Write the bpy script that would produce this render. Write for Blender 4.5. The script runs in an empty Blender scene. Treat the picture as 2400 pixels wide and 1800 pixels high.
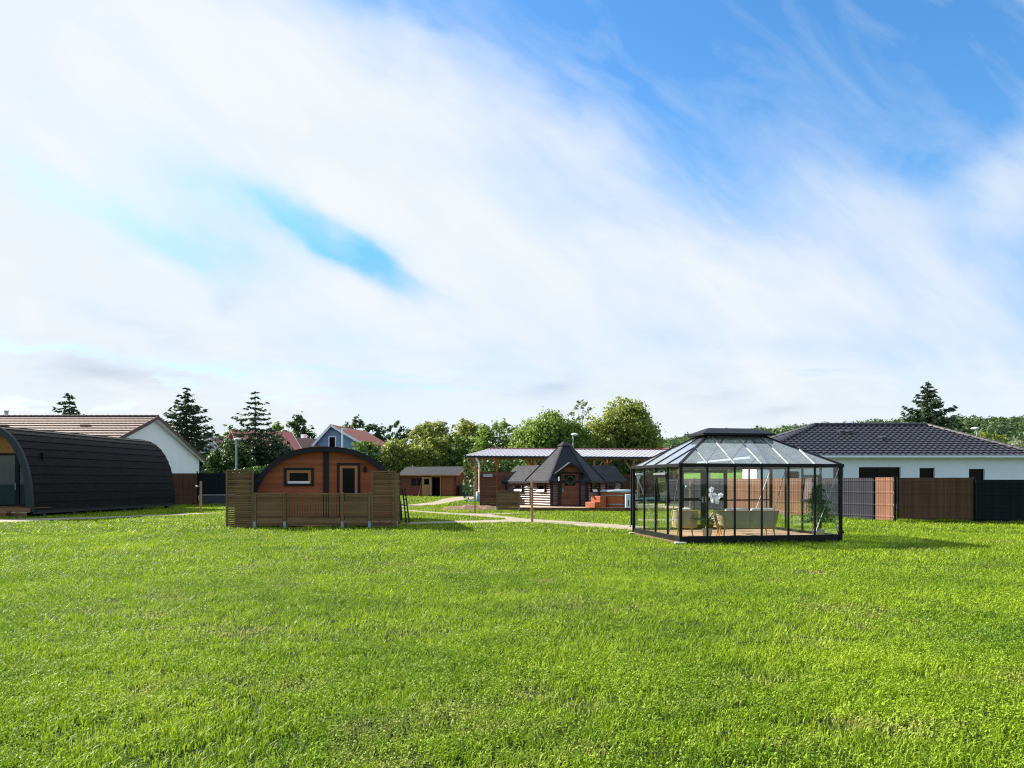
import bpy, bmesh, math, random
import numpy as np
from mathutils import Vector, Matrix
from mathutils.geometry import tessellate_polygon

SC = bpy.context.scene
COL = SC.collection
PI = math.pi
F, HOR, EYE = 1800.0, 1128.0, 1.6          # focal length and horizon row of a 2400 px wide picture, eye height


def GX(u, Y):
    return (u - 1200.0) / F * Y


def GZ(v, Y):
    return EYE - (v - HOR) / F * Y


def G(u, v):
    Y = EYE * F / (v - HOR)
    return (GX(u, Y), Y)


# ------------------------------------------------------------------ shader helpers
def new_mat(name):
    m = bpy.data.materials.new(name)
    m.use_nodes = True
    t = m.node_tree
    t.nodes.clear()
    return m, t


def nd(t, typ, props=None, **ins):
    n = t.nodes.new(typ)
    for k, v in (props or {}).items():
        setattr(n, k, v)
    for k, v in ins.items():
        key = int(k[1:]) if k[0] == '_' and k[1:].isdigit() else k.replace('_', ' ')
        s = n.inputs[key]
        if isinstance(v, bpy.types.NodeSocket):
            t.links.new(v, s)
        else:
            s.default_value = v
    return n


def mth(t, op, a, b=0.0, c=None, clamp=False):
    n = t.nodes.new('ShaderNodeMath')
    n.operation = op
    n.use_clamp = clamp
    for i, v in enumerate((a, b, c)):
        if v is None:
            continue
        if isinstance(v, bpy.types.NodeSocket):
            t.links.new(v, n.inputs[i])
        else:
            n.inputs[i].default_value = v
    return n.outputs[0]


def mix(t, fac, a, b, blend='MIX'):
    n = t.nodes.new('ShaderNodeMix')
    n.data_type = 'RGBA'
    n.blend_type = blend
    n.clamp_factor = True
    for s, v in ((n.inputs[0], fac), (n.inputs[6], a), (n.inputs[7], b)):
        if isinstance(v, bpy.types.NodeSocket):
            t.links.new(v, s)
        elif isinstance(v, (int, float)):
            s.default_value = v
        else:
            s.default_value = (v[0], v[1], v[2], 1)
    return n.outputs[2]


def c4(c):
    return (c[0], c[1], c[2], 1)


def mul(c, k):
    return tuple(min(1, x * k) for x in c[:3])


def coords(t, scale=(1, 1, 1), rot=(0, 0, 0), src='Object'):
    tc = nd(t, 'ShaderNodeTexCoord')
    mp = nd(t, 'ShaderNodeMapping', Vector=tc.outputs[src], Scale=scale, Rotation=rot)
    return mp.outputs[0]


def finish(t, col, rough=.6, metal=0., bump=None, bstr=.3, bdist=.01, spec=.5, coat=0., crough=.3):
    p = nd(t, 'ShaderNodeBsdfPrincipled')
    for k, v in (('Base Color', col), ('Roughness', rough), ('Metallic', metal), ('Specular IOR Level', spec), ('Coat Weight', coat), ('Coat Roughness', crough)):
        if isinstance(v, bpy.types.NodeSocket):
            t.links.new(v, p.inputs[k])
        else:
            p.inputs[k].default_value = c4(v) if k == 'Base Color' else v
    if bump is not None:
        b = nd(t, 'ShaderNodeBump', Height=bump, Strength=bstr, Distance=bdist)
        t.links.new(b.outputs[0], p.inputs['Normal'])
    o = nd(t, 'ShaderNodeOutputMaterial')
    t.links.new(p.outputs[0], o.inputs[0])


def m_plain(name, col, rough=.6, var=.18, scale=3., metal=0., spec=.5, bstr=.15, coat=0.):
    """painted or cast surface: cloudy tone, fine speckle, a little unevenness"""
    m, t = new_mat(name)
    v = coords(t)
    n1 = nd(t, 'ShaderNodeTexNoise', Vector=v, Scale=scale, Detail=5.)
    n2 = nd(t, 'ShaderNodeTexNoise', Vector=v, Scale=scale * 14, Detail=3.)
    f = mth(t, 'ADD', mth(t, 'MULTIPLY', n1.outputs[0], .65), mth(t, 'MULTIPLY', n2.outputs[0], .35))
    f = mth(t, 'MULTIPLY_ADD', f, 2.4, -.7, clamp=True)
    c = mix(t, f, mul(col, 1 - var), mul(col, 1 + var))
    r = mth(t, 'MULTIPLY_ADD', n1.outputs[0], .25, rough - .12, clamp=True)
    finish(t, c, r, metal, n2.outputs[0], bstr, .01, spec, coat)
    return m


def m_wood(name, col, axis=0, pitch=.12, board_axis=2, rough=.6, var=.3, spec=.4, coat=0., gap=.5, grain=1., offs=0., bstr=.7):
    """boards: grain runs along AXIS, board joints every PITCH along BOARD_AXIS, each board its own tone"""
    m, t = new_mat(name)
    tc = nd(t, 'ShaderNodeTexCoord')
    sc = [14., 14., 14.]
    sc[axis] = .9
    mp = nd(t, 'ShaderNodeMapping', Vector=tc.outputs['Object'], Scale=tuple(sc))
    n1 = nd(t, 'ShaderNodeTexNoise', Vector=mp.outputs[0], Scale=grain * 1.6, Detail=6., Distortion=.6)
    n3 = nd(t, 'ShaderNodeTexNoise', Vector=tc.outputs['Object'], Scale=1.3, Detail=3.)
    sep = nd(t, 'ShaderNodeSeparateXYZ', Vector=tc.outputs['Object'])
    bc = mth(t, 'DIVIDE', mth(t, 'ADD', sep.outputs[board_axis], offs), pitch)
    idx = mth(t, 'FLOOR', bc)
    fr = mth(t, 'FRACT', bc)
    wn = nd(t, 'ShaderNodeTexWhiteNoise', {'noise_dimensions': '1D'}, W=idx)
    f = mth(t, 'ADD', mth(t, 'MULTIPLY', n1.outputs[0], .5), mth(t, 'MULTIPLY', wn.outputs[0], .28))
    f = mth(t, 'ADD', f, mth(t, 'MULTIPLY', n3.outputs[0], .34))
    f = mth(t, 'MULTIPLY_ADD', f, 2.2, -.72, clamp=True)
    c = mix(t, f, mul(col, 1 - var), mul(col, 1 + var))
    edge = mth(t, 'ABSOLUTE', mth(t, 'SUBTRACT', fr, .5))
    joint = mth(t, 'MULTIPLY', mth(t, 'SUBTRACT', edge, .44), 16., clamp=True)
    h = mth(t, 'SUBTRACT', mth(t, 'MULTIPLY', n1.outputs[0], .25), mth(t, 'MULTIPLY', joint, gap))
    finish(t, c, rough, 0., h, bstr, .012, spec, coat)
    return m


def m_shingle(name, col, pu=.34, pv=.16, var=.35, rough=.8, spec=.3):
    m, t = new_mat(name)
    tc = nd(t, 'ShaderNodeTexCoord')
    mp = nd(t, 'ShaderNodeMapping', Vector=tc.outputs['UV'], Scale=(1 / pu, 1 / pv, 1))
    br = nd(t, 'ShaderNodeTexBrick', {'offset': .5}, Vector=mp.outputs[0], Color1=(0, 0, 0, 1), Color2=(1, 1, 1, 1), Mortar=(0, 0, 0, 1), Scale=1., Mortar_Size=.03, Brick_Width=1., Row_Height=1.)
    n = nd(t, 'ShaderNodeTexNoise', Vector=tc.outputs['Object'], Scale=55., Detail=3.)
    n2 = nd(t, 'ShaderNodeTexNoise', Vector=tc.outputs['Object'], Scale=.9, Detail=4.)
    f = mth(t, 'ADD', mth(t, 'MULTIPLY', br.outputs[0], .35), mth(t, 'MULTIPLY', n.outputs[0], .45))
    f = mth(t, 'ADD', f, mth(t, 'MULTIPLY', n2.outputs[0], .4))
    f = mth(t, 'MULTIPLY_ADD', f, 1.5, -.4, clamp=True)
    c = mix(t, f, mul(col, 1 - var), mul(col, 1 + var))
    h = mth(t, 'SUBTRACT', mth(t, 'MULTIPLY', n.outputs[0], .3), br.outputs[1])
    finish(t, c, rough, 0., h, .7, .012, spec)
    return m


def m_leaf(name, ca, cb, trans=.35, rough=.55, big=.5):
    """leaves: every leaf its own tone between CA and CB, clumps lighter or darker"""
    m, t = new_mat(name)
    g = nd(t, 'ShaderNodeNewGeometry')
    tc = nd(t, 'ShaderNodeTexCoord')
    n = nd(t, 'ShaderNodeTexNoise', Vector=tc.outputs['Object'], Scale=big, Detail=3.)
    f = mth(t, 'ADD', mth(t, 'MULTIPLY', g.outputs['Random Per Island'], .6), mth(t, 'MULTIPLY_ADD', n.outputs[0], 1.3, -.45))
    f = mth(t, 'MINIMUM', mth(t, 'MAXIMUM', f, 0.), 1.)
    c = mix(t, f, ca, cb)
    d = nd(t, 'ShaderNodeBsdfPrincipled', Base_Color=c, Roughness=rough)
    d.inputs['Specular IOR Level'].default_value = .35
    tr = nd(t, 'ShaderNodeBsdfTranslucent', Color=c)
    mx = nd(t, 'ShaderNodeMixShader', _0=trans, _1=d.outputs[0], _2=tr.outputs[0])
    o = nd(t, 'ShaderNodeOutputMaterial')
    t.links.new(mx.outputs[0], o.inputs[0])
    return m


def m_pane(name, tint=(.9, .95, .95), base=.05, k=.9, sky_sheen=0.):
    """clear sheet glass: see-through head on, mirror-like at a glancing angle"""
    m, t = new_mat(name)
    lw = nd(t, 'ShaderNodeLayerWeight', Blend=.5)
    fac = mth(t, 'POWER', lw.outputs['Facing'], 4.)
    fac = mth(t, 'MULTIPLY_ADD', fac, k, base, clamp=True)
    tr = nd(t, 'ShaderNodeBsdfTransparent', Color=c4(tint))
    gl = nd(t, 'ShaderNodeBsdfGlossy', Color=(1, 1, 1, 1), Roughness=.02)
    mx = nd(t, 'ShaderNodeMixShader', _0=fac, _1=tr.outputs[0], _2=gl.outputs[0])
    if sky_sheen:  # pale blue diffuse mixed in for the sky reflected on the roof
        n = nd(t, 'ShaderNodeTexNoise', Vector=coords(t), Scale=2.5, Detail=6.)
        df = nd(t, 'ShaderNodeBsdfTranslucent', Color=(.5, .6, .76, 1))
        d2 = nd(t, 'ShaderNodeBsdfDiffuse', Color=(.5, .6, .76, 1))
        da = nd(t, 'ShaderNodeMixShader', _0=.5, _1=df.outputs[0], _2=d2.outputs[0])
        mx = nd(t, 'ShaderNodeMixShader', _0=mth(t, 'MULTIPLY', n.outputs[0], sky_sheen * 2), _1=mx.outputs[0], _2=da.outputs[0])
    o = nd(t, 'ShaderNodeOutputMaterial')
    t.links.new(mx.outputs[0], o.inputs[0])
    return m


def m_fence(name, col, axis_pitch=.055, rough=.5, var=.3):
    """slatted screening woven in wire mesh: ribs and slat tones follow the UV running along the fence"""
    m, t = new_mat(name)
    tc = nd(t, 'ShaderNodeTexCoord')
    sep = nd(t, 'ShaderNodeSeparateXYZ', Vector=tc.outputs['UV'])
    bc = mth(t, 'DIVIDE', sep.outputs[0], axis_pitch)
    wn = nd(t, 'ShaderNodeTexWhiteNoise', {'noise_dimensions': '1D'}, W=mth(t, 'FLOOR', bc))
    n = nd(t, 'ShaderNodeTexNoise', Vector=tc.outputs['Object'], Scale=1.2, Detail=5.)
    f = mth(t, 'ADD', mth(t, 'MULTIPLY', wn.outputs[0], .55), mth(t, 'MULTIPLY_ADD', n.outputs[0], 1.1, -.3))
    c = mix(t, mth(t, 'MINIMUM', f, 1.), mul(col, 1 - var), mul(col, 1 + var))
    h = mth(t, 'ABSOLUTE', mth(t, 'SUBTRACT', mth(t, 'FRACT', bc), .5))
    finish(t, c, .65, 0., h, .5, .015, .12)
    return m


# ------------------------------------------------------------------ mesh helpers
class MB:
    def __init__(s):
        s.v, s.f, s.uv = [], [], {}

    def add(s, vs, fs):
        o = len(s.v)
        s.v += [tuple(p) for p in vs]
        s.f += [tuple(i + o for i in f) for f in fs]
        return s

    def box(s, x0, x1, y0, y1, z0, z1, M=None):
        vs = [Vector((x, y, z)) for z in (z0, z1) for y in (y0, y1) for x in (x0, x1)]
        if M is not None:
            vs = [M @ p for p in vs]
        return s.add(vs, [(0, 2, 3, 1), (4, 5, 7, 6), (0, 1, 5, 4), (2, 6, 7, 3), (0, 4, 6, 2), (1, 3, 7, 5)])

    def beam(s, p, q, w, h=None, up=(0, 0, 1)):
        p, q = Vector(p), Vector(q)
        h = h or w
        d = (q - p).normalized()
        up = Vector(up)
        if abs(d.dot(up)) > .98:
            up = Vector((0, 1, 0))
        a = d.cross(up).normalized() * (w / 2)
        b = a.cross(d).normalized() * (h / 2)
        vs = [e + i * a + j * b for e in (p, q) for j in (-1, 1) for i in (-1, 1)]
        return s.add(vs, [(0, 2, 3, 1), (4, 5, 7, 6), (0, 1, 5, 4), (2, 6, 7, 3), (0, 4, 6, 2), (1, 3, 7, 5)])

    def tube(s, pts, rad, n=8, caps=True):
        pts = [Vector(p) for p in pts]
        if not isinstance(rad, (list, tuple)):
            rad = [rad] * len(pts)
        o = len(s.v)
        vs = []
        ref = Vector((0, 0, 1))
        for i, p in enumerate(pts):
            d = (pts[min(i + 1, len(pts) - 1)] - pts[max(i - 1, 0)]).normalized()
            r = ref if abs(d.dot(ref)) < .95 else Vector((1, 0, 0))
            a = d.cross(r).normalized()
            b = d.cross(a)
            vs += [p + (a * math.cos(2 * PI * k / n) + b * math.sin(2 * PI * k / n)) * rad[i] for k in range(n)]
        fs = []
        for i in range(len(pts) - 1):
            for k in range(n):
                fs.append((i * n + k, i * n + (k + 1) % n, (i + 1) * n + (k + 1) % n, (i + 1) * n + k))
        if caps:
            fs.append(tuple(range(n - 1, -1, -1)))
            fs.append(tuple((len(pts) - 1) * n + k for k in range(n)))
        return s.add(vs, fs)

    def lathe(s, prof, n=24, cx=0, cy=0):
        vs, fs = [], []
        for r, z in prof:
            vs += [(cx + r * math.cos(2 * PI * k / n), cy + r * math.sin(2 * PI * k / n), z) for k in range(n)]
        for i in range(len(prof) - 1):
            for k in range(n):
                fs.append((i * n + k, i * n + (k + 1) % n, (i + 1) * n + (k + 1) % n, (i + 1) * n + k))
        fs.append(tuple(range(n - 1, -1, -1)))
        fs.append(tuple((len(prof) - 1) * n + k for k in range(n)))
        return s.add(vs, fs)

    def extr(s, poly, vec):
        """a flat outline (3-D points) given thickness VEC"""
        n = len(poly)
        vec = Vector(vec)
        a = [Vector(p) for p in poly]
        b = [p + vec for p in a]
        fs = [tuple(range(n - 1, -1, -1)), tuple(range(n, 2 * n))]
        fs += [(i, (i + 1) % n, n + (i + 1) % n, n + i) for i in range(n)]
        return s.add(a + b, fs)

    def ring(s, outer, inner, vec):
        """closed or open band between two outlines of the same count (3-D points), given thickness VEC"""
        n = len(outer)
        vec = Vector(vec)
        o = [Vector(p) for p in outer]
        i_ = [Vector(p) for p in inner]
        vs = o + i_ + [p + vec for p in o] + [p + vec for p in i_]
        fs = []
        for k in range(n - 1):
            fs += [(k, k + 1, n + k + 1, n + k), (2 * n + k, 3 * n + k, 3 * n + k + 1, 2 * n + k + 1),
                   (k, 2 * n + k, 2 * n + k + 1, k + 1), (n + k, n + k + 1, 3 * n + k + 1, 3 * n + k)]
        fs += [(0, n, 3 * n, 2 * n), (n - 1, 3 * n - 1, 4 * n - 1, 2 * n - 1)]
        return s.add(vs, fs)

    def frame(s, x0, x1, z0, z1, y0, y1, w, M=None):
        """rectangular frame in the xz plane between y0 and y1"""
        for a in ((x0, x1, y0, y1, z0, z0 + w), (x0, x1, y0, y1, z1 - w, z1), (x0, x0 + w, y0, y1, z0 + w, z1 - w), (x1 - w, x1, y0, y1, z0 + w, z1 - w)):
            s.box(*a, M=M)
        return s

    def build(s, name, mat, parent=None, smooth=False, bevel=0., recalc=True, uvs=None, label=None):
        me = bpy.data.meshes.new(name)
        me.from_pydata(s.v, [], s.f)
        if recalc:
            bm = bmesh.new()
            bm.from_mesh(me)
            bmesh.ops.recalc_face_normals(bm, faces=bm.faces)
            bm.to_mesh(me)
            bm.free()
        if uvs is not None:
            lay = me.uv_layers.new(name='UVMap')
            for lp in me.loops:
                lay.data[lp.index].uv = uvs(me.vertices[lp.vertex_index].co)
        if smooth:
            me.polygons.foreach_set('use_smooth', [True] * len(me.polygons))
        if mat:
            me.materials.append(mat)
        o = bpy.data.objects.new(name, me)
        COL.objects.link(o)
        if parent:
            o.parent = parent
        if bevel:
            b = o.modifiers.new('edge', 'BEVEL')
            b.width = bevel
            b.segments = 2
            b.limit_method = 'ANGLE'
        if label:
            o['label'] = label
        return o


def tag(o, label, cat, group=None, kind=None):
    o['label'] = label
    o['category'] = cat
    if group:
        o['group'] = group
    if kind:
        o['kind'] = kind
    return o


def thing(name, label, cat, loc=(0, 0, 0), rz=0., group=None):
    o = bpy.data.objects.new(name, None)
    o.empty_display_size = .2
    COL.objects.link(o)
    o.location = loc
    o.rotation_euler = (0, 0, rz)
    return tag(o, label, cat, group)


def dup(root, loc, rz, label):
    r = root.copy()
    COL.objects.link(r)
    r.location = loc
    r.rotation_euler = (0, 0, rz)
    r['label'] = label
    for ch in list(root.children):
        c = ch.copy()
        COL.objects.link(c)
        c.parent = r
        for g in list(ch.children):
            d = g.copy()
            COL.objects.link(d)
            d.parent = c
    return r


def np_mesh(name, verts, nper, mat, parent=None, attrs=None, tris=None):
    """one mesh of many separate little faces: VERTS (N*nper, 3); each group of NPER vertices is one face, or two faces when TRIS lists them"""
    verts = np.asarray(verts, dtype=np.float32).reshape(-1, 3)
    n = len(verts) // nper
    faces = tris or [tuple(range(nper))]
    me = bpy.data.meshes.new(name)
    me.vertices.add(len(verts))
    me.vertices.foreach_set('co', verts.ravel())
    base = (np.arange(n) * nper)[:, None]
    loops = np.concatenate([base + np.array(f)[None, :] for f in faces], axis=1).ravel().astype(np.int32)
    tot = np.tile(np.array([len(f) for f in faces], dtype=np.int32), n)
    start = np.concatenate([[0], np.cumsum(tot)[:-1]]).astype(np.int32)
    me.loops.add(len(loops))
    me.loops.foreach_set('vertex_index', loops)
    me.polygons.add(len(tot))
    me.polygons.foreach_set('loop_start', start)
    me.update(calc_edges=True)
    for k, a in (attrs or {}).items():
        at = me.attributes.new(k, 'FLOAT', 'POINT')
        at.data.foreach_set('value', np.asarray(a, dtype=np.float32).ravel())
    me.validate()
    me.materials.append(mat)
    o = bpy.data.objects.new(name, me)
    COL.objects.link(o)
    if parent:
        o.parent = parent
    return o


def cards(P, N, size, rng, aspect=.6):
    """leaf-shaped quads centred on P facing roughly N"""
    n = len(P)
    N = N / (np.linalg.norm(N, axis=1, keepdims=True) + 1e-9)
    R = rng.normal(size=(n, 3))
    T = np.cross(N, R)
    T /= np.linalg.norm(T, axis=1, keepdims=True) + 1e-9
    B = np.cross(N, T)
    s = np.asarray(size).reshape(-1, 1) * np.ones((n, 1))
    return np.stack([P + T * s, P + B * s * aspect, P - T * s, P - B * s * aspect], axis=1).reshape(-1, 3)


def value_noise(x, y, scale, seed):
    x = x * scale + seed * 17.3
    y = y * scale + seed * 5.7
    xi, yi = np.floor(x), np.floor(y)
    fx, fy = x - xi, y - yi
    fx, fy = fx * fx * (3 - 2 * fx), fy * fy * (3 - 2 * fy)

    def h(a, b):
        q = np.sin(a * 127.1 + b * 311.7 + seed * 74.7) * 43758.5453
        return q - np.floor(q)
    return (h(xi, yi) * (1 - fx) + h(xi + 1, yi) * fx) * (1 - fy) + (h(xi, yi + 1) * (1 - fx) + h(xi + 1, yi + 1) * fx) * fy


def in_poly(x, y, poly):
    r = np.zeros(len(x), dtype=bool)
    n = len(poly)
    for i in range(n):
        x0, y0 = poly[i]
        x1, y1 = poly[(i + 1) % n]
        if y0 == y1:
            continue
        c = ((y0 > y) != (y1 > y)) & (x < (x1 - x0) * (y - y0) / (y1 - y0) + x0)
        r ^= c
    return r


KEEP_OUT = []        # ground outlines on which no grass grows


def rect_local(root_loc, rz, x0, x1, y0, y1):
    c, s_ = math.cos(rz), math.sin(rz)
    return [(root_loc[0] + c * x - s_ * y, root_loc[1] + s_ * x + c * y) for x, y in ((x0, y0), (x1, y0), (x1, y1), (x0, y1))]


# ------------------------------------------------------------------ materials
M = {}
M['black_metal'] = m_plain('black powder coated metal', (.005, .0055, .007), .45, .3, 5, spec=.18)
M['grey_metal'] = m_plain('grey metal', (.32, .34, .36), .4, .15, 5, .6)
M['galv'] = m_plain('galvanised steel', (.3, .32, .34), .5, .2, 12, .6)
M['white_paint'] = m_plain('white paint', (.78, .79, .8), .5, .05, 4)
M['white_render'] = m_plain('white render', (.81, .83, .86), .85, .05, 1.2, bstr=.06)
M['blue_render'] = m_plain('grey blue render', (.2, .28, .4), .85, .1, 1.0)
M['concrete'] = m_plain('concrete', (.35, .34, .32), .85, .2, 3, bstr=.4)
M['dark_glass'] = m_plain('dark window glass', (.003, .0035, .005), .15, .2, 2, bstr=.0, spec=.08)
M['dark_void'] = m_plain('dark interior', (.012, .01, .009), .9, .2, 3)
M['orange_wood'] = m_wood('orange brown stained boards', (.31, .09, .032), 0, .12, 2, .6, .25, spec=.2, gap=.22)
M['dark_stain'] = m_wood('black brown stained timber', (.011, .007, .008), 2, .3, 0, .55, .3, gap=.1, spec=.25)
M['red_wood'] = m_wood('red brown shed boards', (.21, .058, .036), 0, .13, 2, .65, .25, spec=.25)
M['frame_wood'] = m_wood('orange window frame timber', (.4, .17, .07), 2, .5, 0, .6, .2, gap=0, spec=.2)
M['honey_wood'] = m_wood('honey coloured boards', (.46, .22, .06), 0, .11, 2, .5, .35)
M['tan_door'] = m_wood('tan wooden door', (.5, .25, .09), 2, .14, 0, .55, .25)
M['fence_wood'] = m_wood('weathered green brown boards', (.17, .1, .046), 0, .082, 2, .8, .5, spec=.15)
M['fence_post'] = m_wood('weathered green brown posts', (.185, .113, .056), 2, .5, 0, .8, .3, gap=0, spec=.15)
M['brown_boards'] = m_wood('brown stained boards', (.12, .05, .03), 0, .15, 2, .75, .4, spec=.2)
M['carport_wood'] = m_wood('orange construction timber', (.42, .18, .07), 2, .6, 0, .65, .3, gap=0, spec=.25)
M['log_wood'] = m_wood('dark red lacquered logs', (.10, .028, .022), 0, .5, 2, .32, .2, spec=.8, coat=1., gap=0, bstr=.06)
M['deck_wood'] = m_wood('pale decking boards', (.5, .36, .27), 0, .14, 1, .65, .22, gap=.8)
M['deck_dark'] = m_wood('brown decking boards', (.24, .12, .06), 0, .14, 1, .65, .3, gap=.8)
M['cedar'] = m_wood('red cedar staves', (.4, .095, .026), 2, .09, 0, .5, .25, gap=.8)
M['post_wood'] = m_wood('pale round wooden post', (.29, .18, .1), 2, 1., 0, .75, .3, gap=0, spec=.2)
M['teak'] = m_wood('light teak', (.52, .27, .1), 2, 1., 0, .5, .25, gap=0)
M['floor_wood'] = m_wood('gazebo floor boards', (.5, .3, .16), 0, .14, 1, .6, .22, gap=.7)
M['pod_shingle'] = m_shingle('brown black shingles', (.0085, .0068, .0072), .3, .1, .75, .7, .14)
M['felt_shingle'] = m_shingle('charcoal felt shingles', (.036, .037, .045), .33, .14, .45, .8, .2)
M['trim_grey'] = m_plain('blue grey painted trim', (.022, .027, .033), .55, .2, 3, spec=.3)
M['tile_dark'] = m_plain('dark glazed roof tile', (.024, .021, .03), .36, .35, 6)
M['tile_tan'] = m_plain('tan concrete roof tile', (.225, .162, .13), .75, .25, 2.5)
M['tile_red'] = m_plain('red roof tile', (.33, .085, .06), .75, .25, 2.5)
M['tile_wine'] = m_plain('wine red roof tile', (.26, .07, .075), .75, .25, 2.5)
M['tile_brown'] = m_plain('brown roof tile', (.16, .11, .085), .8, .25, 2.5)
M['fascia_brown'] = m_plain('brown fascia', (.09, .045, .04), .6, .2, 3)
M['roof_metal'] = m_plain('pale lilac sheet metal', (.62, .59, .62), .4, .1, 1.5, .15)
M['maroon'] = m_plain('maroon ridge metal', (.16, .02, .05), .45, .2, 3)
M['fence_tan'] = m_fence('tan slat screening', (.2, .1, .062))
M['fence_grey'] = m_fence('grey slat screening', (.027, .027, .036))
M['fence_black'] = m_fence('black slat screening', (.008, .01, .012))
M['fence_brown'] = m_fence('shade brown slat screening', (.105, .052, .031))  # darker copy of the tan screening, shade put into its colour
M['path'] = m_plain('sandy gravel', (.28, .24, .185), .95, .28, 2.2, bstr=.8)
M['soil'] = m_plain('bare soil', (.16, .085, .05), .95, .45, 5, bstr=1.)
M['bark'] = m_plain('bark', (.06, .042, .03), .9, .4, 6, bstr=.8)
M['rope'] = m_wood('woven beige rope', (.46, .345, .22), 2, .016, 0, .8, .25, gap=1., spec=.2)
M['cushion'] = m_plain('cream cushion fabric', (.66, .62, .54), .9, .08, 6)
M['cushion_blue'] = m_plain('blue grey cushion fabric', (.25, .3, .34), .9, .15, 9)
M['terracotta_pot'] = m_plain('pale clay pot', (.5, .4, .3), .8, .2, 5)
M['petal'] = m_leaf('white petals', (.8, .8, .84), (.9, .9, .92), .5)
M['teal'] = m_plain('teal plastic', (.11, .3, .32), .45, .2, 2)
M['blue_barrel'] = m_plain('pale blue plastic', (.2, .4, .5), .4, .15, 3)
M['white_plastic'] = m_plain('white plastic', (.7, .72, .74), .4, .1, 3)
M['pipe_white'] = m_plain('cream downpipe', (.68, .62, .56), .5, .1, 3)
M['tub_grey'] = m_plain('grey tub cover', (.26, .32, .34), .5, .2, 2)
M['dark_box'] = m_plain('dark plastic box', (.03, .04, .045), .5, .3, 4)
M['curtain'] = m_plain('blue grey curtain', (.06, .09, .115), .9, .3, 4)
M['pane'] = m_pane('clear glass', (.95, .97, .97), .025, .8)
M['pane_roof'] = m_pane('roof glass with painted sheen', (.9, .95, .97), .1, 1., .075)  # its pale veil stands for sky reflection on the panes
M['pane_dark'] = m_pane('door glass', (.7, .78, .8), .02, .6)
M['lamp_white'] = m_plain('white lamp head', (.8, .82, .82), .35, .05, 4)
M['leaf_spruce'] = m_leaf('spruce needles', (.014, .032, .016), (.055, .095, .036), .22)
M['leaf_spruce_warm'] = m_leaf('reddish spruce needles', (.022, .026, .015), (.075, .068, .03), .2)
M['leaf_dark'] = m_leaf('dark green leaves', (.022, .052, .014), (.075, .14, .028), .35)
M['leaf_mid'] = m_leaf('mid green leaves', (.06, .12, .022), (.2, .3, .05), .45)
M['leaf_olive'] = m_leaf('olive green leaves', (.12, .16, .03), (.36, .4, .08), .48)
M['leaf_pale'] = m_leaf('pale grey green leaves', (.15, .17, .1), (.3, .33, .2), .45)
M['leaf_bright'] = m_leaf('bright green leaves', (.07, .135, .02), (.24, .34, .05), .45)
M['leaf_yellow'] = m_leaf('yellow green leaves', (.11, .14, .02), (.32, .36, .05), .45)
M['leaf_house'] = m_leaf('house plant leaves', (.025, .08, .025), (.09, .19, .05), .3)
M['leaf_yucca'] = m_leaf('yucca leaves', (.05, .1, .06), (.13, .21, .12), .15)
# ------------------------------------------------------------------ shared builders
def sup_profile(a, H, n=2.3, N=48, z0=0.):
    """arch outline from the right foot over the top to the left foot, evenly spaced"""
    raw = []
    for i in range(601):
        t = PI * i / 600
        c, s_ = math.cos(t), math.sin(t)
        raw.append(Vector((a * math.copysign(abs(c) ** (2 / n), c), 0, z0 + H * abs(s_) ** (2 / n))))
    L = [0]
    for p, q in zip(raw, raw[1:]):
        L.append(L[-1] + (q - p).length)
    out, j = [], 0
    for k in range(N + 1):
        d = L[-1] * k / N
        while j < 599 and L[j + 1] < d:
            j += 1
        f = (d - L[j]) / max(1e-9, L[j + 1] - L[j])
        out.append(raw[j].lerp(raw[j + 1], min(1, f)))
    return out, L[-1]


def arch_shell(a, H, y0, y1, courses, n=2.3, th=.1, step=.03, z0=0.):
    """shingled barrel: every course overlaps the one below"""
    P, L = sup_profile(a, H, n, courses * 6, z0)
    m0 = len(P)
    out = []
    half = courses * 3
    for k, p in enumerate(P):
        d = (P[min(k + 1, m0 - 1)] - P[max(k - 1, 0)]).normalized()
        nrm = Vector((d.z, 0, -d.x))
        kk = k if k <= half else 2 * half - k
        ph = (kk % 3) / 3.
        if kk % 3 == 0 and 0 < kk < half:
            for off in ((0., step) if k < half else (step, 0.)):
                out.append((p + nrm * off, nrm))
        else:
            out.append((p + nrm * (step * (1 - ph) if kk < half else 0.), nrm))
    m = len(out)
    ys = [y0 + (y1 - y0) * i / 12 for i in range(13)]
    vs, fs = [], []
    for y in ys:
        vs += [(p.x, y, p.z) for p, _ in out]
    for i in range(12):
        for k in range(m - 1):
            fs.append((i * m + k, i * m + k + 1, (i + 1) * m + k + 1, (i + 1) * m + k))
    o = len(vs)
    vs += [((p - q * th).x, y, (p - q * th).z) for y in (y0, y1) for p, q in out]
    for k in range(m - 1):
        fs.append((o + k, o + k + 1, o + m + k + 1, o + m + k))
        fs.append((k, k + 1, o + k + 1, o + k))
        fs.append((12 * m + k, 12 * m + k + 1, o + m + k + 1, o + m + k))
    b = MB()
    b.add(vs, fs)
    return b, (lambda co: (co[1], math.atan2(co[2] - z0, co[0]) * L / PI))


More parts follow.
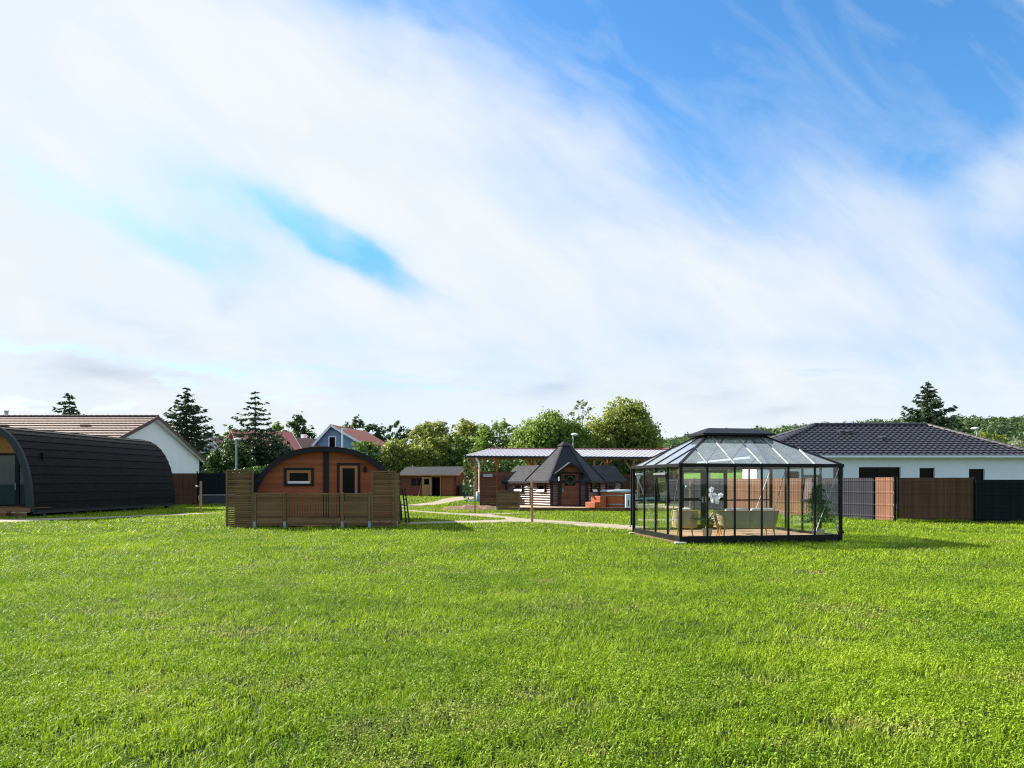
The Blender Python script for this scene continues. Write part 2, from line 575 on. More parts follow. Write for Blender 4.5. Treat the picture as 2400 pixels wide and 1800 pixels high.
def tile_plane(O, ex, es, W, S, rows, pitch=.3, amp=.02, step=.035, lo=lambda t: 0., hi=lambda t: 1., res=6):
    """roof slope of overlapping wave tiles: from O along the eave EX (length W) and up the slope ES (length S); LO and HI give the side edges as a share of W at slope share t"""
    O, ex, es = Vector(O), Vector(ex).normalized(), Vector(es).normalized()
    nz = ex.cross(es).normalized()
    if nz.z < 0:
        nz = -nz
    nx = max(2, int(W / pitch * res))
    b = MB()
    for r in range(rows):
        t0, t1 = r / rows, (r + 1) / rows + .004
        vs, fs = [], []
        for t, hgt in ((t0, -.06), (t0, step), (t1, 0.)):
            for i in range(nx + 1):
                x = W * i / nx
                x = min(max(x, W * lo(min(t, 1))), W * hi(min(t, 1)))
                w = abs(math.sin(PI * x / pitch)) * amp
                vs.append(O + ex * x + es * (S * t) + nz * (hgt + (w if hgt >= 0 else 0)))
        for k in range(2):
            for i in range(nx):
                fs.append((k * (nx + 1) + i, k * (nx + 1) + i + 1, (k + 1) * (nx + 1) + i + 1, (k + 1) * (nx + 1) + i))
        b.add(vs, fs)
    return b


def ridge(b, p, q, r=.11, seg=.4):
    """half-round ridge tiles lapping one another"""
    p, q = Vector(p), Vector(q)
    n = max(1, int((q - p).length / seg))
    for i in range(n):
        a, c = p.lerp(q, i / n), p.lerp(q, (i + 1.06) / n)
        b.tube([a, c], [r * 1.12, r * .95], 8)


def window(parent, x0, x1, z0, z1, y, frame_mat, wdt=.06, bars=0, sill=None, depth=.05, name='window'):
    """window set on a wall that faces -y at depth Y of PARENT"""
    f = MB().frame(x0, x1, z0, z1, y - depth, y + .01, wdt)
    for i in range(bars):
        x = x0 + (x1 - x0) * (i + 1) / (bars + 1)
        f.box(x - wdt * .45, x + wdt * .45, y - depth * .9, y + .01, z0 + wdt, z1 - wdt)
    fr = f.build(name, frame_mat, parent)
    MB().box(x0 + wdt * .6, x1 - wdt * .6, y - .012, y + .004, z0 + wdt * .6, z1 - wdt * .6).build('pane', M['dark_glass'], fr)
    if sill:
        MB().box(x0 - .02, x1 + .02, y - depth - .06, y - depth * .4, z0 - .035, z0 + .02).build('sill', sill, fr)
    return fr


def fence_run(b, uvl, p0, p1, z0, z1, wob=.012, th=.04):
    """one screening panel with the folded beads of welded mesh; p0, p1 in local xy"""
    p0, p1 = Vector((p0[0], p0[1], 0)), Vector((p1[0], p1[1], 0))
    d = (p1 - p0)
    L = d.length
    d.normalize()
    n = Vector((d.y, -d.x, 0))
    nx = max(4, int(L / .055))
    zs = [0, .06, .09, .12, .33, .36, .39, .62, .65, .68, .9, .93, .96, 1]
    zo = [0, 0, 1, 0, 0, 1, 0, 0, 1, 0, 0, 1, 0, 0]
    vs, fs = [], []
    for s_ in (1, -1):
        for zi, z in enumerate(zs):
            for i in range(nx + 1):
                q = p0 + d * (L * i / nx)
                off = s_ * th / 2 + zo[zi] * wob + ((.006 if i % 2 else -.006))
                vs.append(q + n * off + Vector((0, 0, z0 + (z1 - z0) * z)))
    m = nx + 1
    Z = len(zs)
    for s_ in (0, 1):
        for j in range(Z - 1):
            for i in range(nx):
                a = s_ * Z * m + j * m + i
                fs.append((a, a + 1, a + m + 1, a + m))
    top = (Z - 1) * m
    for i in range(nx):
        fs.append((top + i, top + i + 1, Z * m + top + i + 1, Z * m + top + i))
    b.add(vs, fs)
    dd, pp = d.copy(), p0.copy()
    return lambda co: ((Vector((co[0], co[1], 0)) - pp).dot(dd) + 40, co[2])


def screen_fence(name, label, cat, pts, cols, z1, post_mat, group=None, base=None, seg=2.5):
    """fence along PTS (world xy); COLS: material key for each leg; split in bays with a post at every joint"""
    root = thing(name, label, cat, (pts[0][0], pts[0][1], 0), 0, group)
    o = Vector((pts[0][0], pts[0][1]))
    L = [Vector(p) - o for p in pts]
    for k, (a, c) in enumerate(zip(L, L[1:])):
        n = max(1, round((c - a).length / seg))
        for i in range(n):
            p, q = a.lerp(c, i / n), a.lerp(c, (i + 1) / n)
            b = MB()
            uv = fence_run(b, None, p, q, .03 if not base else base, z1)
            b.build('panel', M[cols[k]], root, uvs=uv, recalc=False)
            MB().box(p.x - .035, p.x + .035, p.y - .04, p.y + .04, 0, z1 + .03).build('post', post_mat, root)
    e = L[-1]
    MB().box(e.x - .035, e.x + .035, e.y - .04, e.y + .04, 0, z1 + .03).build('post', post_mat, root)
    return root


# ------------------------------------------------------------------ big dark pod on the edge of the frame
POD1 = (-23.65, 34.3, 0)
RZ1 = math.radians(-5)
pod = thing('camping_pod', 'long barrel camping pod covered in brown black shingles with glazed end', 'camping pod', POD1, RZ1)
A1, H1, Z1 = 2.3, 3.85, .25
b, uv = arch_shell(A1, H1, .06, 12.2, 12, th=.14, step=.032, z0=Z1)
b.build('shell', M['pod_shingle'], pod, uvs=uv)
Po, _ = sup_profile(A1 + .07, H1 + .07, 2.3, 64, Z1)
Pi, _ = sup_profile(A1 - .22, H1 - .2, 2.3, 64, Z1)
MB().ring([(p.x, -.05, p.z) for p in Po], [(p.x, -.05, p.z) for p in Pi], (0, .16, 0)).build('arch_trim', M['trim_grey'], pod)
Pl, _ = sup_profile(A1 - .15, H1 - .13, 2.3, 64, Z1)
Pw, _ = sup_profile(A1 - .17, H1 - .15, 2.3, 64, Z1)
MB().ring([(p.x, .1, p.z) for p in Pl], [((p.x * .985), .1, p.z * .99) for p in Pl], (0, 1.2, 0)).build('lining', M['honey_wood'], pod)
MB().extr([(p.x, 1.3, p.z) for p in Pw], (0, .1, 0)).build('front_wall', M['honey_wood'], pod)
MB().extr([(p.x, 12.0, p.z) for p in Pw], (0, .1, 0)).build('back_wall', M['brown_boards'], pod)
dr = MB().frame(-1.95, 2.0, Z1 + .2, 2.9, 1.2, 1.29, .1)
for x in (-.62, .7):
    dr.box(x - .09, x + .09, 1.2, 1.29, Z1 + .3, 2.8)
door = dr.build('door', M['black_metal'], pod)
for x0, x1 in ((-1.85, -.71), (-.53, .61), (.79, 1.9)):
    MB().box(x0, x1, 1.24, 1.25, Z1 + .3, 2.8).build('pane', M['pane_dark'], door)
    cu = MB()
    n = 40
    vs, fs = [], []
    for i in range(n + 1):
        x = x0 + (x1 - x0) * i / n
        y = 1.285 + .012 * math.sin(i * 1.7) + .006 * math.sin(i * .7)
        vs += [(x, y - .012, Z1 + .3), (x, y - .012, 2.8)]
        if i:
            fs.append((2 * i - 2, 2 * i, 2 * i + 1, 2 * i - 1))
    cu.add(vs, fs).build('curtain', M['curtain'], door, smooth=True, recalc=False)
MB().box(-.5, -.46, 1.15, 1.2, 1.2, 1.5).build('handle', M['galv'], door)
MB().box(.64, .68, 1.15, 1.2, 1.2, 1.5).build('handle', M['galv'], door)
dk = MB()
dk.box(-A1 - .1, A1 + .02, -.3, 1.28, .24, .42).box(-A1 - .8, A1 - .7, -.62, -.305, .2, .3)
dk.build('deck', M['deck_dark'], pod)
st = MB().box(-A1 - .1, A1 + .03, -.34, -.3, .0, .22).box(-A1 - .8, A1 - .65, -.7, -.64, .0, .19)
st.build('step', M['fence_wood'], pod)
sk = MB().box(A1 - .12, A1 + .03, .1, 12.1, .14, .3).box(-A1 - .03, -A1 + .12, .1, 12.1, .14, .3)
sk.build('skirt', M['trim_grey'], pod)
for y in (.9, 3, 5, 7, 9, 11.5):
    for x in (-A1 + .12, A1 - .12):
        MB().box(x - .1, x + .1, y - .1, y + .1, 0, .15).build('foot', M['dark_box'], pod)
KEEP_OUT.append(rect_local(POD1, RZ1, -A1 - .9, A1 - .1, -.75, 12.1))

# ------------------------------------------------------------------ middle pod
POD2 = (-6.9, 28.5, 0)
A2, H2, Z2 = 2.76, 2.72, .13
pod2 = thing('camping_pod', 'orange brown arched camping pod with one window and one door', 'camping pod', POD2, math.radians(11))
b, uv = arch_shell(A2, H2, -.28, 4.9, 12, th=.13, step=.03, z0=Z2)
b.build('shell', M['pod_shingle'], pod2, uvs=uv)
Po, _ = sup_profile(A2 + .03, H2 + .03, 2.3, 64, Z2)
Pi, _ = sup_profile(A2 - .17, H2 - .16, 2.3, 64, Z2)
MB().ring([(p.x, -.31, p.z) for p in Po], [(p.x, -.31, p.z) for p in Pi], (0, .09, 0)).build('arch_trim', M['dark_stain'], pod2)
Pw, _ = sup_profile(A2 - .14, H2 - .13, 2.3, 64, Z2)
MB().extr([(p.x, 0, p.z) for p in Pw], (0, .1, 0)).build('front_wall', M['orange_wood'], pod2)
MB().extr([(p.x, 4.7, p.z) for p in Pw], (0, .1, 0)).build('back_wall', M['orange_wood'], pod2)
MB().box(-.1, .1, -.06, .0, Z2, H2 + Z2 - .16).build('centre_post', M['dark_stain'], pod2)
w = MB().frame(-1.5, -.44, 1.42, 2.1, -.05, .0, .09).build('window', M['dark_stain'], pod2)
MB().frame(-1.405, -.535, 1.515, 2.005, -.04, .0, .1).build('frame', M['frame_wood'], w)
MB().box(-1.31, -.63, -.015, -.003, 1.6, 1.91).build('pane', M['dark_glass'], w)
MB().box(-1.36, -.58, -.1, -.045, 1.52, 1.6).build('sill', M['white_plastic'], w)
d = MB().frame(.4, 1.24, .2, 2.28, -.05, .0, .09).build('door', M['dark_stain'], pod2)
MB().frame(.495, 1.145, .295, 2.185, -.035, .0, .1).box(.6, 1.04, -.03, -.004, .4, .85).build('leaf', M['frame_wood'], d)
MB().box(.6, 1.04, -.018, -.003, .86, 2.08).build('pane', M['dark_glass'], d)
MB().beam((1.09, -.09, 1.13), (.97, -.09, 1.13), .025).box(1.07, 1.11, -.07, -.03, 1.02, 1.26).build('handle', M['galv'], d)
MB().lathe([(.0, 1.93), (.055, 1.93), (.06, 2.1), (.04, 2.15), (0, 2.16)], 14, 1.42, -.12).box(1.38, 1.46, -.07, 0, 1.98, 2.08).build('wall_lamp', M['black_metal'], pod2)
MB().extr([(-2.6, -1.35, .04), (2.55, -2.2, .04), (2.6, -.02, .04), (-2.6, -.02, .04)], (0, 0, .12)).build('terrace', M['deck_wood'], pod2)
KEEP_OUT.append(rect_local(POD2, math.radians(11), -2.72, 2.72, -2.1, 4.9))

# terrace fence in front of it
FX, FY = -9.83, 26.4
tf = thing('terrace_fence', 'weathered wooden terrace fence with two tall slatted screens and a picket middle', 'fence', (FX, FY, 0))
PXM = .01467
X = lambda u: (u - 530) * PXM


def slat_screen(x0, x1, z0, z1, name, label=None):
    s = MB()
    rnd = random.Random(int(x0 * 100))
    z = z0 + .05
    while z < z1 - .06:
        hh = .058 + rnd.uniform(-.006, .004)
        s.box(x0 + .05, x1 - .05, -.012 + rnd.uniform(-.004, .004), .012, z, z + hh)
        z += .0765
    scr = s.build(name, M['fence_wood'], tf)
    MB().box(x0, x0 + .055, -.03, .03, z0, z1).box(x1 - .055, x1, -.03, .03, z0, z1).box(x0 + .055, x1 - .055, -.028, .028, z1 - .045, z1).box(x0 + .055, x1 - .055, -.028, .028, z0, z0 + .045).build('frame', M['fence_post'], scr)
    MB().box((x0 + x1) / 2 - .18, (x0 + x1) / 2 - .13, .013, .04, z0 + .05, z1 - .05).build('batten', M['fence_post'], scr)
    return scr


slat_screen(X(530), X(594), .03, 2.0, 'slatted_screen')
slat_screen(X(871), X(929), .03, 1.96, 'slatted_screen')


def side_screen(x, y0, y1, z1):
    s = MB()
    z = .08
    while z < z1 - .06:
        s.box(x - .012, x + .012, y0, y1, z, z + .068)
        z += .079
    s.box(x - .03, x + .03, y1 - .05, y1 + .01, .02, z1).box(x - .03, x + .03, y0 - .03, y0 + .02, .02, z1)
    return s.build('slatted_screen', M['fence_wood'], tf)


side_screen(X(551), .1, 1.3, 1.95)
side_screen(X(917), .1, 1.9, 1.95)
for ua, ub in ((602, 663.5), (808, 862)):
    p = MB()
    z = .08
    k = 0
    while z < 1.1:
        p.box(X(ua), X(ub), -.014, .014, z, min(z + .137, 1.14))
        z += .142
    pn = p.build('board_panel', M['fence_wood'], tf)
    MB().box(X(ua) - .01, X(ub) + .01, -.035, .035, 1.145, 1.19).build('top_rail', M['fence_post'], pn)
pk = MB()
rnd = random.Random(4)
x = X(674)
while x < X(798):
    pk.box(x, x + .05 + rnd.uniform(-.008, .008), -.012, .012, .36, 1.13)
    x += .0905 + rnd.uniform(-.004, .004)
pn = pk.build('picket', M['fence_wood'], tf)
MB().box(X(672), X(799), -.035, .035, 1.14, 1.19).build('top_rail', M['fence_post'], pn)
MB().box(X(672), X(799), -.018, .018, .1, .245).box(X(672), X(799), -.02, .02, .25, .37).build('kick_board', M['fence_wood'], pn)
for u in (597.5, 668, 803, 866.5):
    po = MB().box(X(u) - .045, X(u) + .045, -.045, .045, .12, 1.21).build('post', M['fence_post'], tf, bevel=.006)
    MB().box(X(u) - .05, X(u) - .046, -.052, .05, .0, .22).box(X(u) + .046, X(u) + .05, -.052, .05, 0, .22).box(X(u) - .046, X(u) + .046, -.052, -.047, 0, .22).build('post_anchor', M['galv'], po)
KEEP_OUT.append([(FX, FY - .03), (FX + 5.9, FY - .03), (FX + 5.9, FY + 2), (FX, FY + 2)])

# narrow ladder leaning on the pod
ld = MB()
p0, p1, q0, q1 = Vector((-4.02, 29.2, 0)), Vector((-4.2, 29.45, 1.32)), Vector((-3.97, 29.7, 0)), Vector((-4.17, 29.9, 1.32))
ld.beam(p0, p1, .045, .03).beam(q0, q1, .045, .03)
for i in range(5):
    f = .12 + i * .19
    ld.beam(p0.lerp(p1, f), q0.lerp(q1, f), .03)
tag(ld.build('ladder', M['black_metal']), 'narrow dark ladder leaning beside the orange brown pod', 'ladder')

# ------------------------------------------------------------------ white gabled house beyond the dark pod
HL = (-26.3, 56.3, 0)
hs = thing('house', 'white gabled house with a long tan tiled roof behind the dark pod', 'house', HL)
HS, AP, EV = 8.85, 6.3, 3.35                       # half span, ridge height, eave height
slope = Vector((0, HS, AP - EV))
MB().extr([(0, -HS + .6, 0), (0, HS - .6, 0), (0, HS - .6, EV + .02), (0, 0, AP - .18), (0, -HS + .6, EV + .02)], (-26, 0, 0)).build('wall', M['white_render'], hs)
rf = tile_plane((.35, -HS, EV), (-1, 0, 0), (0, HS, AP - EV), 26.6, slope.length, 14, .33, .012, .075).build('roof', M['tile_tan'], hs, recalc=False)
b2 = tile_plane((.35, HS, EV), (-1, 0, 0), (0, -HS, AP - EV), 26.6, slope.length, 15, .33, .012, .05).build('roof', M['tile_brown'], hs, recalc=False)
rg = MB()
ridge(rg, (.4, 0, AP + .05), (-26.3, 0, AP + .05), .12)
rg.build('ridge_cap', M['fascia_brown'], rf)
fa = MB()
for s_ in (-1, 1):
    fa.beam((.38, s_ * (HS + .02), EV - .06), (.38, 0, AP - .04), .05, .26)
fa.build('fascia', M['fascia_brown'], hs)
MB().beam((.2, HS - .02, EV - .12), (.2, 0, AP - .2), .36, .03).beam((.2, -HS + .02, EV - .12), (.2, 0, AP - .2), .36, .03).build('soffit', M['white_paint'], hs)
for x, t in ((-3.5, .7), (-9.2, .7), (-14.2, .7)):
    p = Vector((x, -HS * (1 - t), EV + (AP - EV) * t))
    MB().box(p.x - .3, p.x + .3, p.y - .15, p.y + .15, p.z + .0, p.z + .14).build('roof_vent', M['fascia_brown'], rf)
fl = GX(9, 58) - HL[0]
MB().tube([(fl, 2, AP - .8), (fl, 2, AP + .62)], .13, 12).tube([(fl, 2, AP + .55), (fl, 2, AP + .66)], .18, 12).build('flue', M['grey_metal'], rf)

# brown and dark screening fence behind the pods
fb = thing('screen_fence', 'dark screening fence on a low concrete base wall behind the two pods', 'fence', (-23.2, 51, 0))
segs = [((0, 0), (2.35, 0), 'fence_brown'), ((2.35, 0), (5.2, .3), 'fence_black'), ((5.2, .3), (7.4, .4), 'fence_black'), ((7.4, .4), (9.6, .5), 'fence_brown'), ((9.6, .5), (12.4, .6), 'fence_black'), ((12.4, .6), (15.5, .8), 'fence_black')]
for i, (p, q, c) in enumerate(segs):
    b = MB()
    uv = fence_run(b, None, p, q, .0 if i == 0 else .72, 2.13)
    b.build('panel', M[c], fb, uvs=uv, recalc=False)
    MB().box(q[0] - .04, q[0] + .04, q[1] - .06, q[1] - .0, 0, 2.17).build('post', M['black_metal'], fb)
bw = MB().extr([(2.4, 0.05, 0), (15.5, .85, 0), (15.5, .85, .66), (2.4, .05, .66)], (0, .14, 0)).build('base_wall', M['dark_box'], fb)
MB().extr([(2.4, 0.0, .662), (15.5, .8, .662), (15.5, .8, .72), (2.4, .0, .72)], (0, .2, 0)).build('coping', M['concrete'], bw)

# ------------------------------------------------------------------ red garden shed
a = math.radians(-17)
SH = (GX(1068, 82), 82, 0)                          # its corner nearest the path; the front runs to the other side
sh = thing('garden_shed', 'red brown garden shed with grey roof and open tan door', 'shed', SH, a)
W_, D_, E_, R_ = 6.4, 4.2, 2.3, 3.15
wl = MB()
wl.box(-W_, -2.78, 0, .1, 0, E_).box(-1.72, 0, 0, .1, 0, E_).box(-2.78, -1.72, 0, .1, 2.05, E_)
wl.extr([(0, .1, 0), (0, D_, 0), (0, D_, E_), (0, D_ / 2, R_ - .08), (0, .1, E_)], (-.1, 0, 0))
wl.extr([(-W_, .1, 0), (-W_, D_, 0), (-W_, D_, E_), (-W_, D_ / 2, R_ - .08), (-W_, .1, E_)], (.1, 0, 0))
wl.box(-W_ + .1, -.1, D_ - .1, D_, 0, E_)
wl.build('wall', M['red_wood'], sh)
MB().box(-2.9, -1.6, 1.2, 1.25, 0, 2.2).build('dark_backing', M['dark_void'], sh)  # dark sheet put in for the unlit inside of the shed
ro = MB()
for s_ in (0, 1):
    y0 = -.35 if s_ == 0 else D_ + .35
    z0 = E_ - .08
    ro.extr([(-W_ - .3, y0, z0), (.45, y0, z0), (.45, D_ / 2, R_), (-W_ - .3, D_ / 2, R_)], (0, 0, .07))
ro.build('roof', M['felt_shingle'], sh, uvs=lambda co: (co[0], co[1]))
MB().beam((.47, -.36, E_ - .1), (.47, D_ / 2, R_ - .02), .04, .16).beam((.47, D_ + .36, E_ - .1), (.47, D_ / 2, R_ - .02), .04, .16).box(-W_ - .3, .45, -.385, -.355, E_ - .14, E_ + .0).build('fascia', M['carport_wood'], sh)
for a0_ in ((-.1, .03, -.03, .1), (-W_ - .03, -W_ + .1, -.03, .1), (-.1, .03, D_ - .1, D_ + .03)):
    MB().box(*a0_, 0, E_).build('corner_post', M['brown_boards'], sh)
window(sh, -5.25, -3.7, 1.02, 2.0, 0, M['red_wood'], .09, 1)
MB().frame(-2.8, -1.7, -.09, 2.12, -.03, .02, .08).build('door_frame', M['tan_door'], sh)
Md = Matrix.Translation((-2.78, -.02, 0)) @ Matrix.Rotation(math.radians(-168), 4, 'Z')
dl = MB().box(0, 1.02, 0, .05, .08, 2.05, M=Md).build('door', M['tan_door'], sh)
MB().box(.25, .8, .052, .06, 1.25, 1.85, M=Md).build('pane', M['dark_glass'], dl)
MB().box(-1.55, -.25, -.03, -.002, .1, 2.15).build('shutter_board', M['orange_wood'], sh)
st = MB().tube([(SH[0] - 3.95, SH[1] - .1, 0), (SH[0] - 3.68, SH[1] + .9, 1.9)], .035, 8)
tag(st.build('wooden_pole', M['post_wood']), 'pale wooden pole leaning against the shed by its open door', 'pole')
bx = thing('storage_box', 'dark plastic storage box against the gable end of the shed', 'storage box', (SH[0] + .28, SH[1] + .35, 0), a)
MB().box(.02, .95, .1, 2.2, 0, 1.0).build('box', M['dark_box'], bx, bevel=.03)
MB().extr([(-.02, .05, 1.0), (1.0, .05, 1.0), (1.0, .05, 1.06), (-.02, .05, 1.25)], (0, 2.2, 0)).build('lid', M['dark_box'], bx)
fp = thing('fence', 'grey board fence at the back of the path beside the shed', 'fence', (GX(1099, 90), 90, 0))
for i in range(9):
    MB().box(i * .17, i * .17 + .155, -.015, .015, 0, 2.35 if i < 5 else 1.55).build('board', M['post_wood'] if i > 4 else M['dark_box'], fp)
KEEP_OUT.append(rect_local(SH, a, -W_, 0, 0, D_))

# ------------------------------------------------------------------ long carport
cp = thing('carport', 'long open carport with pale ribbed metal roof and orange timber braces', 'carport', (-3.57, 60, 0))
LN, SK, DP = 17.0, 1.7, 5.4
z0, z1 = 3.62, 4.36
E = Vector((1, 0, 0))
S_ = Vector((SK, DP, z1 - z0))
nr = Vector((0, 0, 1))
rb = MB()
prof = [(0, 0), (.245, 0), (.265, .045), (.315, .045), (.335, 0)]
n = int(LN / .335)
vs, fs = [], []
for t in (0., 1.):
    for i in range(n):
        for px, pz in prof[:-1]:
            p = E * (i * .335 + px) + S_ * t + Vector((0, 0, z0 + pz - (i * .335) / LN * .12))
            vs.append(p)
m_ = len(vs) // 2
top = len(vs)
vs += [Vector(p) - Vector((0, 0, .03 + (Vector(p).z - z0 if 0 else 0))) for p in vs[:2 * m_]]
for k in range(m_ - 1):
    fs.append((k, k + 1, m_ + k + 1, m_ + k))
    fs.append((top + k, top + m_ + k, top + m_ + k + 1, top + k + 1))
    fs.append((k, top + k, top + k + 1, k + 1))
    fs.append((m_ + k, m_ + k + 1, top + m_ + k + 1, top + m_ + k))
rb.add(vs, fs)
rfm = rb.build('roof', M['roof_metal'], cp)
MB().extr([tuple(S_ + Vector((0, -.16, z0 + .02))), tuple(S_ + E * (n * .335) + Vector((0, -.16, z0 - .1))), tuple(S_ + E * (n * .335) + Vector((0, .1, z0 - .06))), tuple(S_ + Vector((0, .1, z0 + .06)))], (0, 0, .04)).build('ridge_cap', M['maroon'], rfm)
MB().extr([tuple(S_ * .0 + Vector((-.02, -.02, z0 - .12))), tuple(S_ + Vector((-.02, .02, z0 - .12))), tuple(S_ + Vector((-.02, 0, z0 + .05))), tuple(Vector((-.02, 0, z0 + .05)))], (.04, 0, 0)).build('verge_board', M['roof_metal'], rfm)
MB().extr([(0, -.1, z0 - .17), (0, .0, z0 - .17), (0, .0, z0 - .03), (0, -.1, z0 - .03)], (LN, 0, -.12)).build('gutter', M['trim_grey'], cp)
fr_p = [.55, 5.25, 9.9, 13.0, 16.2]
bk_p = [.8, 3.8, 7.0, 10.2, 13.4, 16.2]
for xs, y, sk, zt in ((fr_p, .5, .15, z0 + .0), (bk_p, 5.0, 1.5, z1 - .14)):
    MB().box(xs[0] + sk - .5, xs[-1] + sk + .5, y - .07, y + .07, zt - .3, zt - .1).build('beam', M['carport_wood'], cp)
    for x in xs:
        MB().box(x + sk - .08, x + sk + .08, y - .08, y + .08, 0, zt - .3).build('post', M['carport_wood'], cp)
        for s_ in (-1, 1):
            MB().beam((x + sk + s_ * .06, y, zt - 1.25), (x + sk + s_ * .75, y, zt - .32), .1).build('brace', M['carport_wood'], cp)
for x in (.9, 3.4, 5.9, 8.4, 10.9, 13.4, 15.8):
    MB().extr([(x, .3, z0 - .32), (x + SK * .9, DP - .3, z1 - .34), (x + SK * .9, DP - .3, z1 - .14), (x, .3, z0 - .14)], (.09, 0, 0)).build('rafter', M['carport_wood'], cp)
dpx = GX(1123.5, 60) + 3.57
MB().tube([(dpx - .28, -.05, z0 - .2), (dpx - .05, -.06, z0 - .55), (dpx, -.06, z0 - .75), (dpx, -.06, .75)], .075, 10).build('downpipe', M['pipe_white'], cp)
rb_ = thing('rain_barrel', 'pale blue rain barrel with white lid under the carport downpipe', 'barrel', (dpx - 3.57, 59.9, 0))
MB().lathe([(.0, 0), (.24, 0), (.28, .25), (.28, .5), (.25, .62)], 18).build('barrel', M['blue_barrel'], rb_, smooth=True)
MB().lathe([(.29, .62), (.29, .78), (.1, .8)], 18).build('lid', M['white_plastic'], rb_)
tb = thing('tray', 'teal rectangular tray lying on the grass beside the rain barrel', 'tray', (GX(1107, 61), 61, 0))
MB().box(-.5, .42, -.6, .6, 0, .06).frame(-.52, .44, 0, .16, -.62, -.55, .05).box(-.52, -.46, -.55, .62, .06, .16).box(.38, .44, -.55, .62, .06, .16).build('tray', M['teal'], tb)
tr = thing('trough', 'long teal trough standing on legs behind the glass gazebo', 'trough', (GX(1538, 56), 56, 0))
MB().extr([(-1.35, 0, .12), (1.2, 0, .12), (1.5, 0, .42), (-1.5, 0, .36)], (0, .9, 0)).build('basin', M['teal'], tr, bevel=.03)
lg = MB()
for x in (-1.2, 1.1):
    for y in (.1, .8):
        MB().box(x - .04, x + .04, y - .04, y + .04, 0, .13).build('leg', M['dark_box'], tr)
# board fence closing the back of the carport
wf = thing('board_fence', 'brown board fence closing off the carport behind the glass gazebo', 'fence', (GX(1452, 61.6), 61.6, 0))
x, k = 0., 0
rnd = random.Random(8)
while x < 5.0:
    bd = MB()
    for j in range(14):
        bd.box(x + .03, x + 1.0, -.015, .015, .05 + j * .152, .05 + j * .152 + .146)
    bd.build('panel', M['brown_boards'], wf)
    MB().box(x - .05, x + .03, -.06, .04, 0, 2.3).build('post', M['brown_boards'], wf)
    x += 1.03

# ------------------------------------------------------------------ grill hut
KC = (3.12, 45.2, 0)
KR = math.radians(4)
kh = thing('grill_hut', 'six sided log grill hut with pointed charcoal roof and two side wings', 'hut', KC, KR)
DZ, WT = .2, 1.6
Rw = 2.0


def hexp(R, k, z):
    t = math.radians(-120 + 60 * k)
    return Vector((R * math.cos(t), R * math.sin(t), z))


def log_wall(b, p, q, z0, z1, pitch=.145, r=.05):
    """half-round logs laid on one another between P and Q; outward is to the right of P->Q"""
    p, q = Vector((p[0], p[1], 0)), Vector((q[0], q[1], 0))
    d = (q - p).normalized()
    nn = Vector((d.y, -d.x, 0))
    k = max(1, round((z1 - z0) / pitch))
    h = (z1 - z0) / k
    prof = [(-.06, z0)]
    for i in range(k):
        for j in range(7):
            t = j / 6
            prof.append((r * math.sin(PI * t) ** .7 if 0 < t < 1 else -.015, z0 + h * (i + .08 + .84 * t)))
    prof.append((-.06, z1))
    b.extr([p + nn * o + Vector((0, 0, z)) for o, z in prof], q - p)


def wall_window(parent, p, q, f0, f1, z0, z1, sill):
    """small dark framed window on the wall P->Q"""
    p, q = Vector((p[0], p[1], 0)), Vector((q[0], q[1], 0))
    L = (q - p).length
    ang = math.atan2((q - p).y, (q - p).x)
    Mx = Matrix.Translation(p) @ Matrix.Rotation(ang, 4, 'Z')
    fr = MB().frame(L * f0, L * f1, z0, z1, -.1, .0, .09, M=Mx).build('window', M['dark_stain'], parent)
    MB().frame(L * f0 + .09, L * f1 - .09, z0 + .09, z1 - .09, -.075, .0, .05, M=Mx).build('frame', M['brown_boards'], fr)
    MB().box(L * f0 + .13, L * f1 - .13, -.058, -.05, z0 + .13, z1 - .13, M=Mx).build('pane', M['dark_glass'], fr)
    if sill:
        MB().extr([Mx @ Vector((L * f0 + .02, -.15, z0 + .02)), Mx @ Vector((L * f1 - .02, -.15, z0 + .02)), Mx @ Vector((L * f1 - .06, -.1, z0 + .13)), Mx @ Vector((L * f0 + .06, -.1, z0 + .13))], (0, 0, .02)).build('sill', M['white_paint'], fr)


HV = [hexp(Rw, k, 0) for k in range(6)]      # 0-1 is the door side
for k in (5, 0, 1, 2, 3, 4):
    b = MB()
    log_wall(b, HV[k], HV[(k + 1) % 6], DZ, WT)
    b.build('wall', M['log_wood'], kh)
for k in range(6):
    p = hexp(Rw + .02, k, 0)
    MB().box(p.x - .08, p.x + .08, p.y - .08, p.y + .08, DZ, WT).build('corner_post', M['dark_stain'], kh)
wall_window(kh, HV[5], HV[0], .34, .74, .98, 1.5, True)
wall_window(kh, HV[1], HV[2], .3, .72, .98, 1.5, True)
